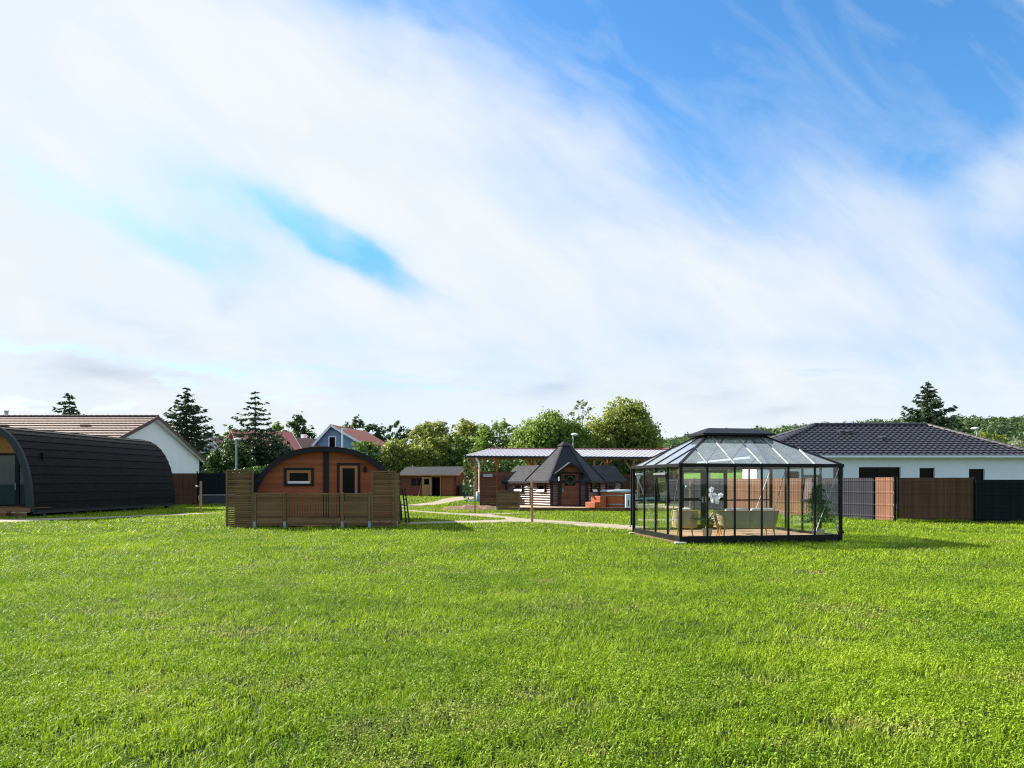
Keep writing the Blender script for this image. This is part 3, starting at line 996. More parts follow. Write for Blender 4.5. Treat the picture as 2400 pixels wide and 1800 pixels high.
# main roof
Re, ze, Rt, zt = 2.37, 1.57, .42, 3.55
rf = MB()
for k in range(6):
    a0, a1, b0, b1 = hexp(Re, k, ze), hexp(Re, k + 1, ze), hexp(Rt, k, zt), hexp(Rt, k + 1, zt)
    rf.extr([a0, a1, b1, b0], (0, 0, .06))
hr = rf.build('roof', M['felt_shingle'], kh, uvs=lambda co: (math.atan2(co[1], co[0]) * 2, co[2] * 1.2))
hp = MB()
for k in range(6):
    hp.beam(hexp(Re + .02, k, ze + .07), hexp(Rt, k, zt + .07), .1, .03)
hp.build('hip_strip', M['felt_shingle'], hr)
cap = MB()
v0 = [hexp(.47, k, 3.5) for k in range(6)]
v1 = [hexp(.42, k, 3.68) for k in range(6)]
v2 = [hexp(.5, k, 3.68) for k in range(6)]
v3 = [hexp(.12, k, 3.93) for k in range(6)]
cap.add(v0 + v1 + v2 + v3, [tuple(range(5, -1, -1))] + [(i * 6 + k, i * 6 + (k + 1) % 6, (i + 1) * 6 + (k + 1) % 6, (i + 1) * 6 + k) for i in range(3) for k in range(6)] + [(18, 19, 20, 21, 22, 23)])
cap.build('chimney_cap', M['dark_stain'], hr)
fs_ = MB()
for k in range(6):
    fs_.beam(hexp(Re - .02, k, ze - .02), hexp(Re - .02, k + 1, ze - .02), .04, .1)
fs_.build('eave_board', M['dark_stain'], hr)
# wings
for axis_deg, ln, nm in ((125, 2.3, 0), (30, 1.85, 1)):
    ax = Vector((math.cos(math.radians(axis_deg)), math.sin(math.radians(axis_deg)), 0))
    pr = Vector((-ax.y, ax.x, 0))
    if pr.y > 0:
        pr = -pr                                   # towards the camera side
    hw = .97
    o = ax * 1.73 if nm else HV[5] - pr * hw - ax * .02
    c0, c1 = o + pr * hw, o + ax * ln + pr * hw
    d0, d1 = o - pr * hw, o + ax * ln - pr * hw
    fl_, bl_ = (c1, c0) if axis_deg > 90 else (c0, c1), (d0, d1)
    b = MB()
    log_wall(b, fl_[0], fl_[1], DZ, 1.58)
    wg = b.build('wing_wall', M['log_wood'], kh)
    b = MB()
    if axis_deg > 90:
        log_wall(b, d1, c1, DZ, 1.6)
    else:
        log_wall(b, c1, d1, DZ, 1.6)
    b.extr([c1 * .985 + Vector((0, 0, 1.6)), d1 * .985 + Vector((0, 0, 1.6)), o + ax * (ln - .03) + Vector((0, 0, 2.4))], ax * .05)
    b.build('wing_wall', M['log_wood'], kh)
    b = MB()
    log_wall(b, d0, d1, DZ, 1.6) if axis_deg > 90 else log_wall(b, d1, d0, DZ, 1.6)
    b.build('wing_wall', M['log_wood'], kh)
    zr, zE, ov = 2.5, 1.55, 1.14
    q = MB()
    for s_ in (1, -1):
        q.extr([o - ax * .6 + pr * ov * s_ + Vector((0, 0, zE)), o + ax * (ln + .3) + pr * ov * s_ + Vector((0, 0, zE)), o + ax * (ln + .3) + Vector((0, 0, zr)), o - ax * .6 + Vector((0, 0, zr))], (0, 0, .06))
    A_ = ax.copy()
    wr = q.build('wing_roof', M['felt_shingle'], kh, uvs=lambda co, A_=A_: (Vector(co).dot(A_), co[2] * 1.4))
    MB().beam(o - ax * .3 + pr * (ov - .02) + Vector((0, 0, zE - .03)), o + ax * (ln + .29) + pr * (ov - .02) + Vector((0, 0, zE - .03)), .04, .1).beam(o + ax * (ln + .28) + pr * ov + Vector((0, 0, zE - .02)), o + ax * (ln + .28) + Vector((0, 0, zr - .03)), .04, .12).build('eave_board', M['dark_stain'], wr)
    MB().box(c1.x - .08, c1.x + .08, c1.y - .08, c1.y + .08, DZ, 1.56).build('corner_post', M['dark_stain'], kh)
    wall_window(kh, fl_[0], fl_[1], .32, .68, .98, 1.5, axis_deg > 90)
# door with its little gable
yd = HV[0].y
MB().box(-.62, -.5, yd - .35, yd + .1, DZ, 2.02).box(.5, .62, yd - .35, yd + .1, DZ, 2.02).box(-.62, .62, yd - .35, yd + .3, 2.02, 2.12).build('door_frame', M['dark_stain'], kh)
dr = MB().box(-.5, .5, yd - .3, yd - .24, DZ + .02, 2.02).build('door', M['brown_boards'], kh)
MB().tube([(.22 * math.cos(t), yd - .33, 1.66 + .22 * math.sin(t)) for t in [2 * PI * i / 20 for i in range(21)]], .04, 6).build('wreath', M['leaf_spruce'], dr, recalc=False)
MB().box(-.3, .3, yd - .31, yd - .302, 1.36, 1.94).build('pane', M['dark_glass'], dr)
MB().box(-.43, -.39, yd - .36, yd - .3, 1.0, 1.2).build('handle', M['galv'], dr)
MB().box(-.68, -.6, yd - .42, yd - .36, 1.62, 1.86).build('lantern', M['lamp_white'], kh)
dg = MB()
for s_ in (-1, 1):
    dg.extr([(s_ * .84, yd - .62, 2.0), (0, yd - .62, 2.62), (0, yd + 1.2, 2.62), (s_ * .84, yd + .7, 2.0)], (0, 0, .06))
dmr = dg.build('porch_roof', M['felt_shingle'], kh, uvs=lambda co: (co[1], co[2] * 1.6))
MB().extr([(-.6, yd - .4, 2.12), (.6, yd - .4, 2.12), (0, yd - .4, 2.56)], (0, .06, 0)).build('gable_board', M['brown_boards'], dmr)
MB().beam((-.86, yd - .64, 1.98), (0, yd - .64, 2.6), .03, .12).beam((.86, yd - .64, 1.98), (0, yd - .64, 2.6), .03, .12).build('barge_board', M['dark_stain'], dmr)

# deck of the hut
dkp = [(.42, 41.9), (9.5, 40.6), (9.5, 47.5), (.0, 48.5), (-.7, 46.8)]
dk = MB().extr([(x, y, .1) for x, y in dkp], (0, 0, .08))
td = thing('deck', 'low pale wooden deck under the grill hut and hot tub', 'deck', (0, 0, 0))
dk.build('boards', M['deck_wood'], td)
MB().extr([(.42, 41.88, .0), (9.5, 40.58, .0), (9.5, 40.58, .17), (.42, 41.88, .17)], (0, .018, 0)).build('skirt_board', M['fence_wood'], td)
KEEP_OUT.append(dkp)
KEEP_OUT.append(rect_local(KC, KR, -2, 2, -1.7, 2))

# screens by the deck
ps = thing('privacy_screen', 'tall dark brown board screen beside the grill hut', 'screen', (GX(1126, 47), 47, 0))
for i, (x0, x1) in enumerate(((0, 1.0), (1.06, 2.1))):
    s = MB()
    for j in range(14):
        s.box(x0 + .03, x1 - .0, -.012, .012, .08 + j * .15, .08 + j * .15 + .144)
    s.build('panel', M['brown_boards'], ps)
    MB().box(x0 - .04, x0 + .03, -.045, .045, 0, 2.22).build('post', M['brown_boards'], ps)
MB().box(2.1, 2.17, -.045, .045, 0, 2.22).build('post', M['brown_boards'], ps)
hl = MB().box(.2, .72, -.16, -.02, 1.92, 1.98).extr([(.18, -.2, 1.86), (.74, -.2, 1.86), (.74, -.03, 2.02), (.18, -.03, 2.02)], (0, 0, .025))
tag(hl.build('patio_heater', M['galv']), 'small grey heater fixed to the tall brown board screen', 'heater').location = (GX(1126, 47), 47, 0)
lf = thing('low_fence', 'low green brown board fence standing at the corner of the hut deck', 'fence', (GX(1165, 41.8), 41.8, 0))
s = MB()
for j in range(7):
    s.box(.05, 1.2, -.013, .013, .05 + j * .143, .05 + j * .143 + .138)
s.build('panel', M['fence_wood'], lf)
for x in (0, 1.2):
    po = MB().box(x - .04, x + .04, -.045, .045, .08, 1.08).build('post', M['fence_post'], lf)
    MB().box(x - .045, x + .045, -.05, .05, 0, .16).build('post_anchor', M['galv'], po)
MB().box(.04, 1.16, -.035, .035, 1.06, 1.095).build('top_rail', M['fence_post'], lf)

# hot tub
TZ = .18
ht = thing('hot_tub', 'round wooden hot tub with grey lid on the hut deck', 'hot tub', (5.88, 42.35, TZ))
MB().lathe([(.0, 0), (.92, 0), (.94, .8), (0, .8)], 44).build('tub', M['cedar'], ht)
MB().lathe([(.96, .14), (.965, .15), (.965, .19), (.96, .2)], 44).lathe([(.965, .62), (.975, .63), (.975, .67), (.965, .68)], 44).build('hoop', M['galv'], ht)
MB().lathe([(.0, .805), (1.0, .805), (1.04, .84), (1.03, .9), (.9, .95), (0, .98)], 44).build('cover', M['tub_grey'], ht, smooth=True)
ts = thing('tub_steps', 'orange cedar two tread steps leading up to the hot tub', 'steps', (4.45, 41.55, TZ), math.radians(38))
MB().box(-.32, .1, -.36, .36, 0, .3).build('tread', M['cedar'], ts, bevel=.01)
MB().box(.1, .55, -.36, .36, 0, .62).build('tread', M['cedar'], ts, bevel=.01)
cb = thing('control_cabinet', 'white heater cabinet with vent grille beside the hot tub', 'cabinet', (GX(1477, 41.15), 41.15, TZ))
MB().box(-.27, .3, -.25, .3, 0, .72).build('housing', M['white_plastic'], cb, bevel=.015)
MB().box(-.02, .24, -.275, -.255, .12, .42).build('grille', M['grey_metal'], cb)
MB().box(.05, .18, -.285, -.277, .2, .36).box(-.15, -.11, -.262, -.256, .1, .42).build('display', M['dark_glass'], cb)
# ------------------------------------------------------------------ glass gazebo
GC = (4.29, 19.6, 0)
GR = math.radians(9.5)
gz = thing('glass_gazebo', 'black framed glass gazebo with hipped glass roof and raised ridge cap', 'gazebo', GC, GR)
LX, LY, PB, EH = 4.5, 3.75, .19, 2.04
KEEP_OUT.append(rect_local(GC, GR, .02, LX - .02, .02, LY - .02))
BM = M['black_metal']
MB().box(0, LX, 0, .06, .03, PB).box(0, LX, LY - .06, LY, .03, PB).box(0, .06, .06, LY - .06, .03, PB).box(LX - .06, LX, .06, LY - .06, .03, PB).build('plinth', BM, gz, bevel=.004)
MB().box(.08, LX - .08, .08, LY - .08, .03, .12).build('floor', M['floor_wood'], gz)
e = MB().box(-.05, LX + .05, -.05, .04, EH - .07, EH + .02).box(-.05, LX + .05, LY - .04, LY + .05, EH - .07, EH + .02).box(-.05, .04, .04, LY - .04, EH - .07, EH + .02).box(LX - .04, LX + .05, .04, LY - .04, EH - .07, EH + .02)
e.build('gutter', BM, gz, bevel=.008)
for x, y in ((0, 0), (LX, 0), (LX, LY), (0, LY)):
    MB().box(x - .055 if x else -.02, x + .02 if x else .055, y - .055 if y else -.02, y + .02 if y else .055, .05, EH - .07).build('post', BM, gz)
NB, NS = 6, 4
for i in range(1, NB):
    x = LX * i / NB
    for y in (.03, LY - .03):
        if y > 1 and i == 3:
            continue
        MB().box(x - .02, x + .02, y - .025, y + .025, PB, EH - .07).build('mullion', BM, gz)
for j in range(1, NS):
    y = LY * j / NS
    for x in (.03, LX - .03):
        MB().box(x - .025, x + .025, y - .02, y + .02, PB, EH - .07).build('mullion', BM, gz)
for i in range(NB):
    x0, x1 = LX * i / NB + .02, LX * (i + 1) / NB - .02
    MB().box(x0, x1, .028, .033, PB, EH - .07).build('glass_pane', M['pane'], gz)
    if i not in (2, 3):
        MB().box(x0, x1, LY - .033, LY - .028, PB, EH - .07).build('glass_pane', M['pane'], gz)
for j in range(NS):
    y0, y1 = LY * j / NS + .02, LY * (j + 1) / NS - .02
    MB().box(.028, .033, y0, y1, PB, EH - .07).build('glass_pane', M['pane'], gz)
    MB().box(LX - .033, LX - .028, y0, y1, PB, EH - .07).build('glass_pane', M['pane'], gz)
MB().box(.04, LX / NB * 2, LY - .05, LY - .02, 1.0, 1.04).box(LX / NB * 4, LX - .04, LY - .05, LY - .02, 1.0, 1.04).build('mid_rail', BM, gz)
br = MB()
for p, q in (((LX - .05, .05, EH - .1), (LX * 5 / 6 + .02, .05, PB + .02)), ((LX - .05, .06, PB), (LX - .05, LY / 4, EH - .1)), ((LX - .06, LY - .05, PB), (LX - .05, LY * .75, EH - .1)), ((.05, LY - .06, EH - .1), (.05, LY * .5, PB)), ((.05, LY - .06, EH - .12), (.75, LY - .06, PB)), ((LX - .06, LY - .06, EH - .1), (LX - .75, LY - .06, PB)), ((.05, .1, EH - .1), (.05, LY * .25, PB))):
    br.beam(p, q, .022, .012)
br.build('brace', M['grey_metal'], gz)
# double door in the far long side
for i, x0 in enumerate((LX / NB * 2 + .01, LX / NB * 3 + .01)):
    x1 = x0 + LX / NB - .02
    d = MB().frame(x0, x1, PB, EH - .09, LY - .07, LY - .01, .085).box(x0 + .085, x1 - .085, LY - .065, LY - .015, 1.0, 1.09).build('door', BM, gz)
    MB().box(x0 + .08, x1 - .08, LY - .043, LY - .037, PB + .08, 1.0).box(x0 + .08, x1 - .08, LY - .043, LY - .037, 1.09, EH - .17).build('pane', M['pane'], d)
    hx = x1 - .04 if i == 0 else x0 + .04
    MB().box(hx - .02, hx + .02, LY - .09, LY - .07, .95, 1.13).beam((hx, LY - .1, 1.06), (hx + (-.12 if i == 0 else .12), LY - .1, 1.06), .018).build('handle', M['galv'], d)
# opening vents
for sx, y0, yc in ((.0, LY * .25, 0), (LX, LY * .25, 1)):
    Mv = Matrix.Translation((sx, y0 + .05, 1.78)) @ Matrix.Rotation(math.radians(8 if sx else -8), 4, 'Y')
    v = MB()
    w_ = LY / 4 - .1
    v.box(-.02, .02, 0, w_, -.08, 0, M=Mv).box(-.02, .02, 0, w_, -.78, -.7, M=Mv).box(-.02, .02, 0, .06, -.7, -.08, M=Mv).box(-.02, .02, w_ - .06, w_, -.7, -.08, M=Mv)
    vo = v.build('vent_window', BM, gz)
    MB().box(-.004, .004, .06, w_ - .06, -.7, -.08, M=Mv).build('pane', M['pane'], vo)
    if not sx:
        MB().box(-.04, .05, -.03, w_ + .03, .0, .05, M=Mv).build('hinge_rail', M['grey_metal'], vo)
# glass roof
cx, cy, cw, cd, CZ = LX / 2, LY / 2, .9, .42, 2.83
rc = [Vector((0, 0, EH)), Vector((LX, 0, EH)), Vector((LX, LY, EH)), Vector((0, LY, EH))]
tc_ = [Vector((cx - cw, cy - cd, CZ)), Vector((cx + cw, cy - cd, CZ)), Vector((cx + cw, cy + cd, CZ)), Vector((cx - cw, cy + cd, CZ))]
for k in range(4):
    MB().beam(rc[k], tc_[k], .07, .06).build('hip_bar', BM, gz)


def slope_z(side, s_):
    return EH + (CZ - EH) * s_


def roof_bars(axis, n, L, other, sgn):
    """glazing bars square to the eave, cut by the hips or the cap; panes between them"""
    run = (cy - cd) if axis == 0 else (cx - cw)              # plan run from eave to cap
    lo, hi = (cx - cw, cx + cw) if axis == 0 else (cy - cd, cy + cd)

    bar_mat = M['grey_metal'] if axis == 0 and sgn > 0 else BM  # front slope bars made pale grey to stand for sunlight catching them

    def pt(t, s_):
        off = run * s_ if sgn > 0 else other - run * s_
        return Vector((t, off, EH + (CZ - EH) * s_ + .012)) if axis == 0 else Vector((off, t, EH + (CZ - EH) * s_ + .012))

    def smax(t):
        if t < lo:
            return t / lo
        if t > hi:
            return (L - t) / (L - hi)
        return 1.
    for i in range(1, n):
        t = L * i / n
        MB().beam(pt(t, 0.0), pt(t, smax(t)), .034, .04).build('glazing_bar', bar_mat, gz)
    for i in range(n):
        t0, t1 = L * i / n + .012, L * (i + 1) / n - .012
        poly = [pt(t0, 0), pt(t1, 0), pt(t1, smax(t1))]
        for b_ in (hi, lo):
            if t0 < b_ < t1:
                poly.append(pt(b_, 1.))
        poly.append(pt(t0, smax(t0)))
        if smax(t0) < .02:
            poly = poly[:-1] if len(poly) > 3 else [pt(t0, 0), pt(t1, 0), pt(t1, smax(t1))]
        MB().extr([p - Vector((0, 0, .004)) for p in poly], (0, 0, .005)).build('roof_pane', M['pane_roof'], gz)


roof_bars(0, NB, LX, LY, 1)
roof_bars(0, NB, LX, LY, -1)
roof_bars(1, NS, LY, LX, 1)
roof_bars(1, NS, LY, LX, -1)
cp_ = MB().box(cx - cw, cx + cw, cy - cd, cy + cd, CZ - .02, CZ + .09)
o_, i_ = .17, .0
A = [Vector((cx + sx * (cw + o_), cy + sy * (cd + o_), CZ + .05)) for sx, sy in ((-1, -1), (1, -1), (1, 1), (-1, 1))]
B = [p + Vector((0, 0, .05)) for p in A]
C_ = [Vector((cx + sx * (cw - .22), cy + sy * .1, CZ + .27)) for sx, sy in ((-1, -1), (1, -1), (1, 1), (-1, 1))]
cp_.add(A + B + C_, [(3, 2, 1, 0), (8, 9, 10, 11)] + [(i * 4 + k, i * 4 + (k + 1) % 4, (i + 1) * 4 + (k + 1) % 4, (i + 1) * 4 + k) for i in range(2) for k in range(4)])
cp_.build('ridge_cap', BM, gz)
MB().tube([(LX + .06, .1, EH - .05), (LX + .075, .12, EH - .3), (LX + .075, .12, .3), (LX + .13, .1, .22)], .028, 8).build('downpipe', BM, gz)
MB().tube([(-.05, LY - .02, EH - .05), (-.06, LY - .02, EH - .3), (-.06, LY - .02, .28), (-.1, LY - .02, .22)], .026, 8).build('downpipe', BM, gz)
for x, y in ((-.02, -.03), (-.03, LY - .12)):
    b = MB()
    b.extr([(x - .17, y - .13, 0), (x + .14, y - .14, 0), (x + .17, y + .1, 0), (x - .1, y + .14, 0)], (0, 0, .055))
    b.build('footing_stone', M['concrete'], gz, bevel=.02)
MB().box(-.03, .0, .15, LY - .2, -.01, .05).build('mortar_strip', M['soil'], gz)


# ------------------------------------------------------------------ gazebo furniture
def gl(x, y, z=.12):
    c, s_ = math.cos(GR), math.sin(GR)
    return (GC[0] + c * x - s_ * y, GC[1] + s_ * x + c * y, z)


def u_path(W, D, r, n=10):
    """plan of a tub back: open at +y"""
    pts = [(-W / 2 - .03, D)]
    for k in range(n + 1):
        t = PI + (PI / 2) * k / n
        pts.append((-W / 2 + r + r * math.cos(t), r + r * math.sin(t)))
    m = 6
    for k in range(1, m):
        pts.append((-W / 2 + r + (W - 2 * r) * k / m, 0))
    for k in range(n + 1):
        t = 1.5 * PI + (PI / 2) * k / n
        pts.append((W / 2 - r + r * math.cos(t), r + r * math.sin(t)))
    pts.append((W / 2 + .03, D))
    return pts


def tub_seat(name, label, cat, loc, rz, W, D, ncush):
    t = thing(name, label, cat, loc, rz)
    P = u_path(W, D, .24)
    n = len(P)
    C0 = Vector((0, D * .62))

    def ring_at(z, sc, arm):
        out = []
        for i, (x, y) in enumerate(P):
            f = min(1, max(0, (y - .1) / (D - .1)))
            zz = z - arm * f * f
            v = Vector((x, y)) - C0
            v = C0 + v * sc
            out.append(Vector((v.x, v.y, zz)))
        return out
    b = MB()
    levels = [(.25, .9, 0), (.34, .94, .01), (.46, .975, .03), (.58, 1.0, .06), (.68, 1.025, .1)]
    vs, fs = [], []
    for sgn in (0, 1):
        for z, sc, arm in levels:
            vs += ring_at(z, sc - sgn * .045, arm)
    L = len(levels)
    for sgn in (0, 1):
        for j in range(L - 1):
            for i in range(n - 1):
                a = sgn * L * n + j * n + i
                fs.append((a, a + 1, a + n + 1, a + n))
    for i in range(n - 1):
        a = (L - 1) * n + i
        fs.append((a, a + 1, L * n + a + 1, L * n + a))
        fs.append((i, i + 1, L * n + i + 1, L * n + i))
    b.add(vs, fs).build('back_wrap', M['rope'], t, smooth=False)
    r = MB().tube(ring_at(.69, 1.005, .1), .017, 8).tube(ring_at(.25, .88, 0), .016, 8)
    for i in (0, n - 1):
        r.tube([ring_at(.25, .88, 0)[i], ring_at(.69, 1.005, .1)[i]], .017, 8)
    for i in range(3, n - 3, 4):
        r.tube([ring_at(.25, .9, 0)[i], ring_at(.46, .955, .03)[i], ring_at(.69, 1.0, .1)[i]], .009, 6)
    r.build('frame', M['teak'], t)
    MB().box(-W / 2 + .1, W / 2 - .1, .1, D - .04, .23, .28).build('seat', M['teak'], t)
    for i in range(ncush):
        w = (W - .24) / ncush
        x0 = -W / 2 + .12 + i * w
        MB().box(x0 + .01, x0 + w - .01, .14, D - .02, .28, .4).build('seat_cushion', M['cushion'], t, bevel=.04)
        Mx = Matrix.Translation((x0 + w / 2, .14, .4)) @ Matrix.Rotation(math.radians(12), 4, 'X')
        MB().box(-w / 2 + .03, w / 2 - .03, -.0, .12, 0, .36, M=Mx).build('back_cushion', M['cushion'], t, bevel=.05)
    for sx in (-1, 1):
        for y in (.16, D - .12):
            MB().tube([(sx * (W / 2 - .16), y, .27), (sx * (W / 2 - .12), y + (-.03 if y < .3 else .03), 0)], [.026, .017], 8).build('leg', M['teak'], t)
    return t


p = gl(2.13, .35)
tub_seat('garden_sofa', 'woven beige rope sofa with cream cushions inside the glass gazebo', 'sofa', p, GR + math.radians(-3), 1.66, .74, 2)
p = gl(.12, 1.0)
tub_seat('garden_armchair', 'woven beige rope armchair facing the small table inside the gazebo', 'armchair', gl(.42, .72), GR + math.radians(-22), .66, .66, 1)
q = gl(.36, .95, .62)
cu = MB().box(-.17, .17, -.05, .05, -.14, .15)
o = tag(cu.build('cushion', M['cushion_blue'], bevel=.045), 'small blue grey cushion propped in the rope armchair', 'cushion')
o.location, o.rotation_euler = q, (math.radians(-14), math.radians(18), GR - .4)
st = thing('side_table', 'small wooden side table with splayed legs beside the sofa end', 'table', gl(1.5, 1.25), GR)
MB().lathe([(.0, .4), (.3, .4), (.32, .415), (.32, .43), (0, .435)], 28).build('table_top', M['teak'], st)
for k in range(3):
    t = k * 2 * PI / 3 + .5
    MB().tube([(.16 * math.cos(t), .16 * math.sin(t), .4), (.3 * math.cos(t), .3 * math.sin(t), 0)], [.025, .017], 8).build('leg', M['teak'], st)


def blade_leaf(b, base, yaw, length, rise, droop, w, seg=6):
    """strap leaf: rises from BASE and bends over"""
    d = Vector((math.cos(yaw), math.sin(yaw), 0))
    sd = Vector((-d.y, d.x, 0))
    vs, fs = [], []
    for i in range(seg + 1):
        f = i / seg
        p = Vector(base) + d * (length * (f * math.cos(rise) + .12 * f * f)) + Vector((0, 0, length * (f * math.sin(rise) - droop * f * f)))
        ww = w * (1 - f) ** .6 * (.6 + .8 * min(1, f * 3)) + .001
        vs += [p + sd * ww + Vector((0, 0, ww * .5)), p, p - sd * ww + Vector((0, 0, ww * .5))]
        if i:
            a = 3 * (i - 1)
            fs += [(a, a + 1, a + 4, a + 3), (a + 1, a + 2, a + 5, a + 4)]
    b.add(vs, fs)


rnd = random.Random(3)
yc = thing('yucca_plant', 'spiky yucca plant in a pale clay pot beside the sofa', 'potted plant', gl(.93, .45))
MB().lathe([(.0, 0), (.1, 0), (.135, .24), (.115, .24), (.11, .2), (0, .2)], 20).build('pot', M['terracotta_pot'], yc)
MB().tube([(0, 0, .2), (.01, 0, .42)], [.035, .028], 8).build('stem', M['bark'], yc)
b = MB()
for i in range(34):
    blade_leaf(b, (.01, 0, .28 + .14 * rnd.random()), rnd.uniform(0, 2 * PI), rnd.uniform(.4, .66), rnd.uniform(.35, 1.4), rnd.uniform(.15, .6), .022)
b.build('leaves', M['leaf_yucca'], yc, recalc=False)
oc = thing('orchid', 'white orchid in a dark pot on the small side table', 'potted plant', gl(1.5, 1.25, .555))
MB().lathe([(.0, 0), (.06, 0), (.085, .15), (.075, .15), (.07, .12), (0, .12)], 18).build('pot', M['black_metal'], oc)
b = MB()
for i in range(5):
    blade_leaf(b, (0, 0, .12), i * 1.3, .26, .5, .5, .035)
b.build('leaves', M['leaf_house'], oc, recalc=False)
stm, ptl = MB(), MB()
heads = []
for a0, hgt, fw in ((2.9, .66, .16), (.4, .5, .2), (2.2, .52, .1)):
    pts = []
    for i in range(9):
        f = i / 8
        pts.append(Vector((math.cos(a0) * fw * f ** 1.6, math.sin(a0) * fw * f ** 1.6, .12 + hgt * math.sin(f * 1.75) / math.sin(1.57))))
    stm.tube(pts, .004, 5)
    heads += pts[4:]
for h in heads:
    c = h + Vector((rnd.uniform(-.07, .07), rnd.uniform(-.07, .04), rnd.uniform(-.07, .06)))
    yaw = rnd.uniform(-.8, .8) - PI / 2
    n = Vector((math.cos(yaw), math.sin(yaw), rnd.uniform(-.2, .3))).normalized()
    a_ = n.cross(Vector((0, 0, 1))).normalized()
    b_ = a_.cross(n)
    for k in range(5):
        t = k * 2 * PI / 5 + .3
        dr_ = a_ * math.cos(t) + b_ * math.sin(t)
        sd = n.cross(dr_)
        ln, wd = .075, .038
        ptl.add([c, c + dr_ * ln * .5 + sd * wd + n * .012, c + dr_ * ln + n * .004, c + dr_ * ln * .5 - sd * wd + n * .012], [(0, 1, 2, 3)])
stm.build('stem', M['leaf_house'], oc)
ptl.build('blossom', M['petal'], oc, recalc=False)
pt_ = thing('potted_tree', 'tiered evergreen pot tree in the corner of the glass gazebo', 'potted plant', gl(4.05, .36))
MB().lathe([(.0, 0), (.15, 0), (.16, .2), (.15, .2), (.14, .17), (0, .17)], 22).build('pot', M['terracotta_pot'], pt_)
tk = MB()
tk.tube([(0, 0, .15), (.05, 0, .3), (-.02, .02, .5), (.03, 0, .8), (0, 0, 1.3)], [.04, .035, .03, .02, .01], 8)
for sx in (-.09, .1):
    tk.tube([(0, 0, .2), (sx, .03, .38), (sx * 1.3, .02, .5)], [.025, .02, .01], 6)
tk.build('trunk', M['bark'], pt_)
rg_ = np.random.default_rng(5)
P, N = [], []
for k in range(15):
    z = .42 + k * .066
    w = .33 * (1 - (k / 16.) ** 1.5) + .06
    for q_ in range(4 if k < 11 else 2):
        a_ = rg_.uniform(0, 2 * PI)
        c = np.array([math.cos(a_) * w * .62, math.sin(a_) * w * .62, z + rg_.uniform(-.03, .03)])
        m_ = 95
        off = rg_.normal(size=(m_, 3)) * np.array([w * .3, w * .3, .022])
        P.append(c + off)
        N.append(off * np.array([1, 1, 3]) + np.array([0, 0, .06]) + rg_.normal(size=(m_, 3)) * .05)
P, N = np.concatenate(P), np.concatenate(N)
np_mesh('crown', cards(P, N, rg_.uniform(.014, .026, len(P)), rg_, .6), 4, M['leaf_house'], pt_)

# ------------------------------------------------------------------ round wooden path light posts
pl = thing('path_light', 'wooden path light post with side arm next to the dark pod', 'path light', (GX(471, 38.9), 38.9, 0))


def light_post(root, h, arm):
    MB().lathe([(.0, 0), (.055, 0), (.052, h - .02), (.045, h), (0, h)], 14).build('post', M['post_wood'], root, smooth=False)
    a_ = MB().beam((0, 0, h - .26), (arm * .2, -.05, h - .24), .03).build('arm', M['galv'], root)
    MB().lathe([(0, h - .29), (.045, h - .28), (.05, h - .22), (.02, h - .2)], 12, arm * .2, -.05).build('lamp_head', M['lamp_white'], a_)


light_post(pl, 1.6, -1)
for u, Y, lab in ((1113, 38.4, 'wooden path light post standing at the bare soil patch'), (1247, 30.4, 'wooden path light post in the lawn in front of the grill hut'), (1619, 36.0, 'sunlit wooden path light post seen through the gazebo doors')):
    dup(pl, (GX(u, Y), Y, 0), rnd.uniform(-.4, .8), lab)
for o in [o for o in bpy.data.objects if o.get('category') == 'path light']:
    o['group'] = 'path light posts along the gravel paths'
pe = thing('path_light', 'pale post with two white lamp heads behind the gazebo side', 'path light', (GX(1497, 50), 50, 0), 0, None)
MB().lathe([(.0, 0), (.08, 0), (.08, 1.75), (0, 1.75)], 14).build('post', M['post_wood'], pe)
MB().lathe([(0, 1.75), (.1, 1.78), (.12, 1.95), (.3, 2.02), (.28, 2.1), (0, 2.12)], 16).build('lamp_head', M['lamp_white'], pe)

# ------------------------------------------------------------------ screening fence on the gazebo side of the plot
A0, A1_ = Vector((9.35, 43.2)), Vector((15.15, 30.4))


def on_a(u):
    k = (u - 1200) / F
    d = A1_ - A0
    t = (k * A0.y - A0.x) / (d.x - k * d.y)
    return tuple(A0 + d * t)


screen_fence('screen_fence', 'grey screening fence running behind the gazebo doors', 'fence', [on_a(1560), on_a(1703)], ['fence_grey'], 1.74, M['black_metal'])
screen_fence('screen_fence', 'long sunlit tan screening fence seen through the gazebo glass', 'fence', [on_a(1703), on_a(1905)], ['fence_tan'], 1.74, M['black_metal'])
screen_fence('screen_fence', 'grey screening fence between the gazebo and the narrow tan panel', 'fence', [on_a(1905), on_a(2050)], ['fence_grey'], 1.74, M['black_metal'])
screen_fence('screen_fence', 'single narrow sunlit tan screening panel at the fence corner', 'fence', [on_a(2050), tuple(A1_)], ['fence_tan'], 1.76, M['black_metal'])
screen_fence('screen_fence', 'shaded brown screening fence panels below the white bungalow windows', 'fence', [(15.22, 30.3), (17.65, 29.35)], ['fence_brown'], 1.74, M['black_metal'])
screen_fence('screen_fence', 'black screening fence reaching the edge of the lawn', 'fence', [(17.7, 29.3), (23.5, 26.4)], ['fence_black'], 1.66, M['black_metal'])

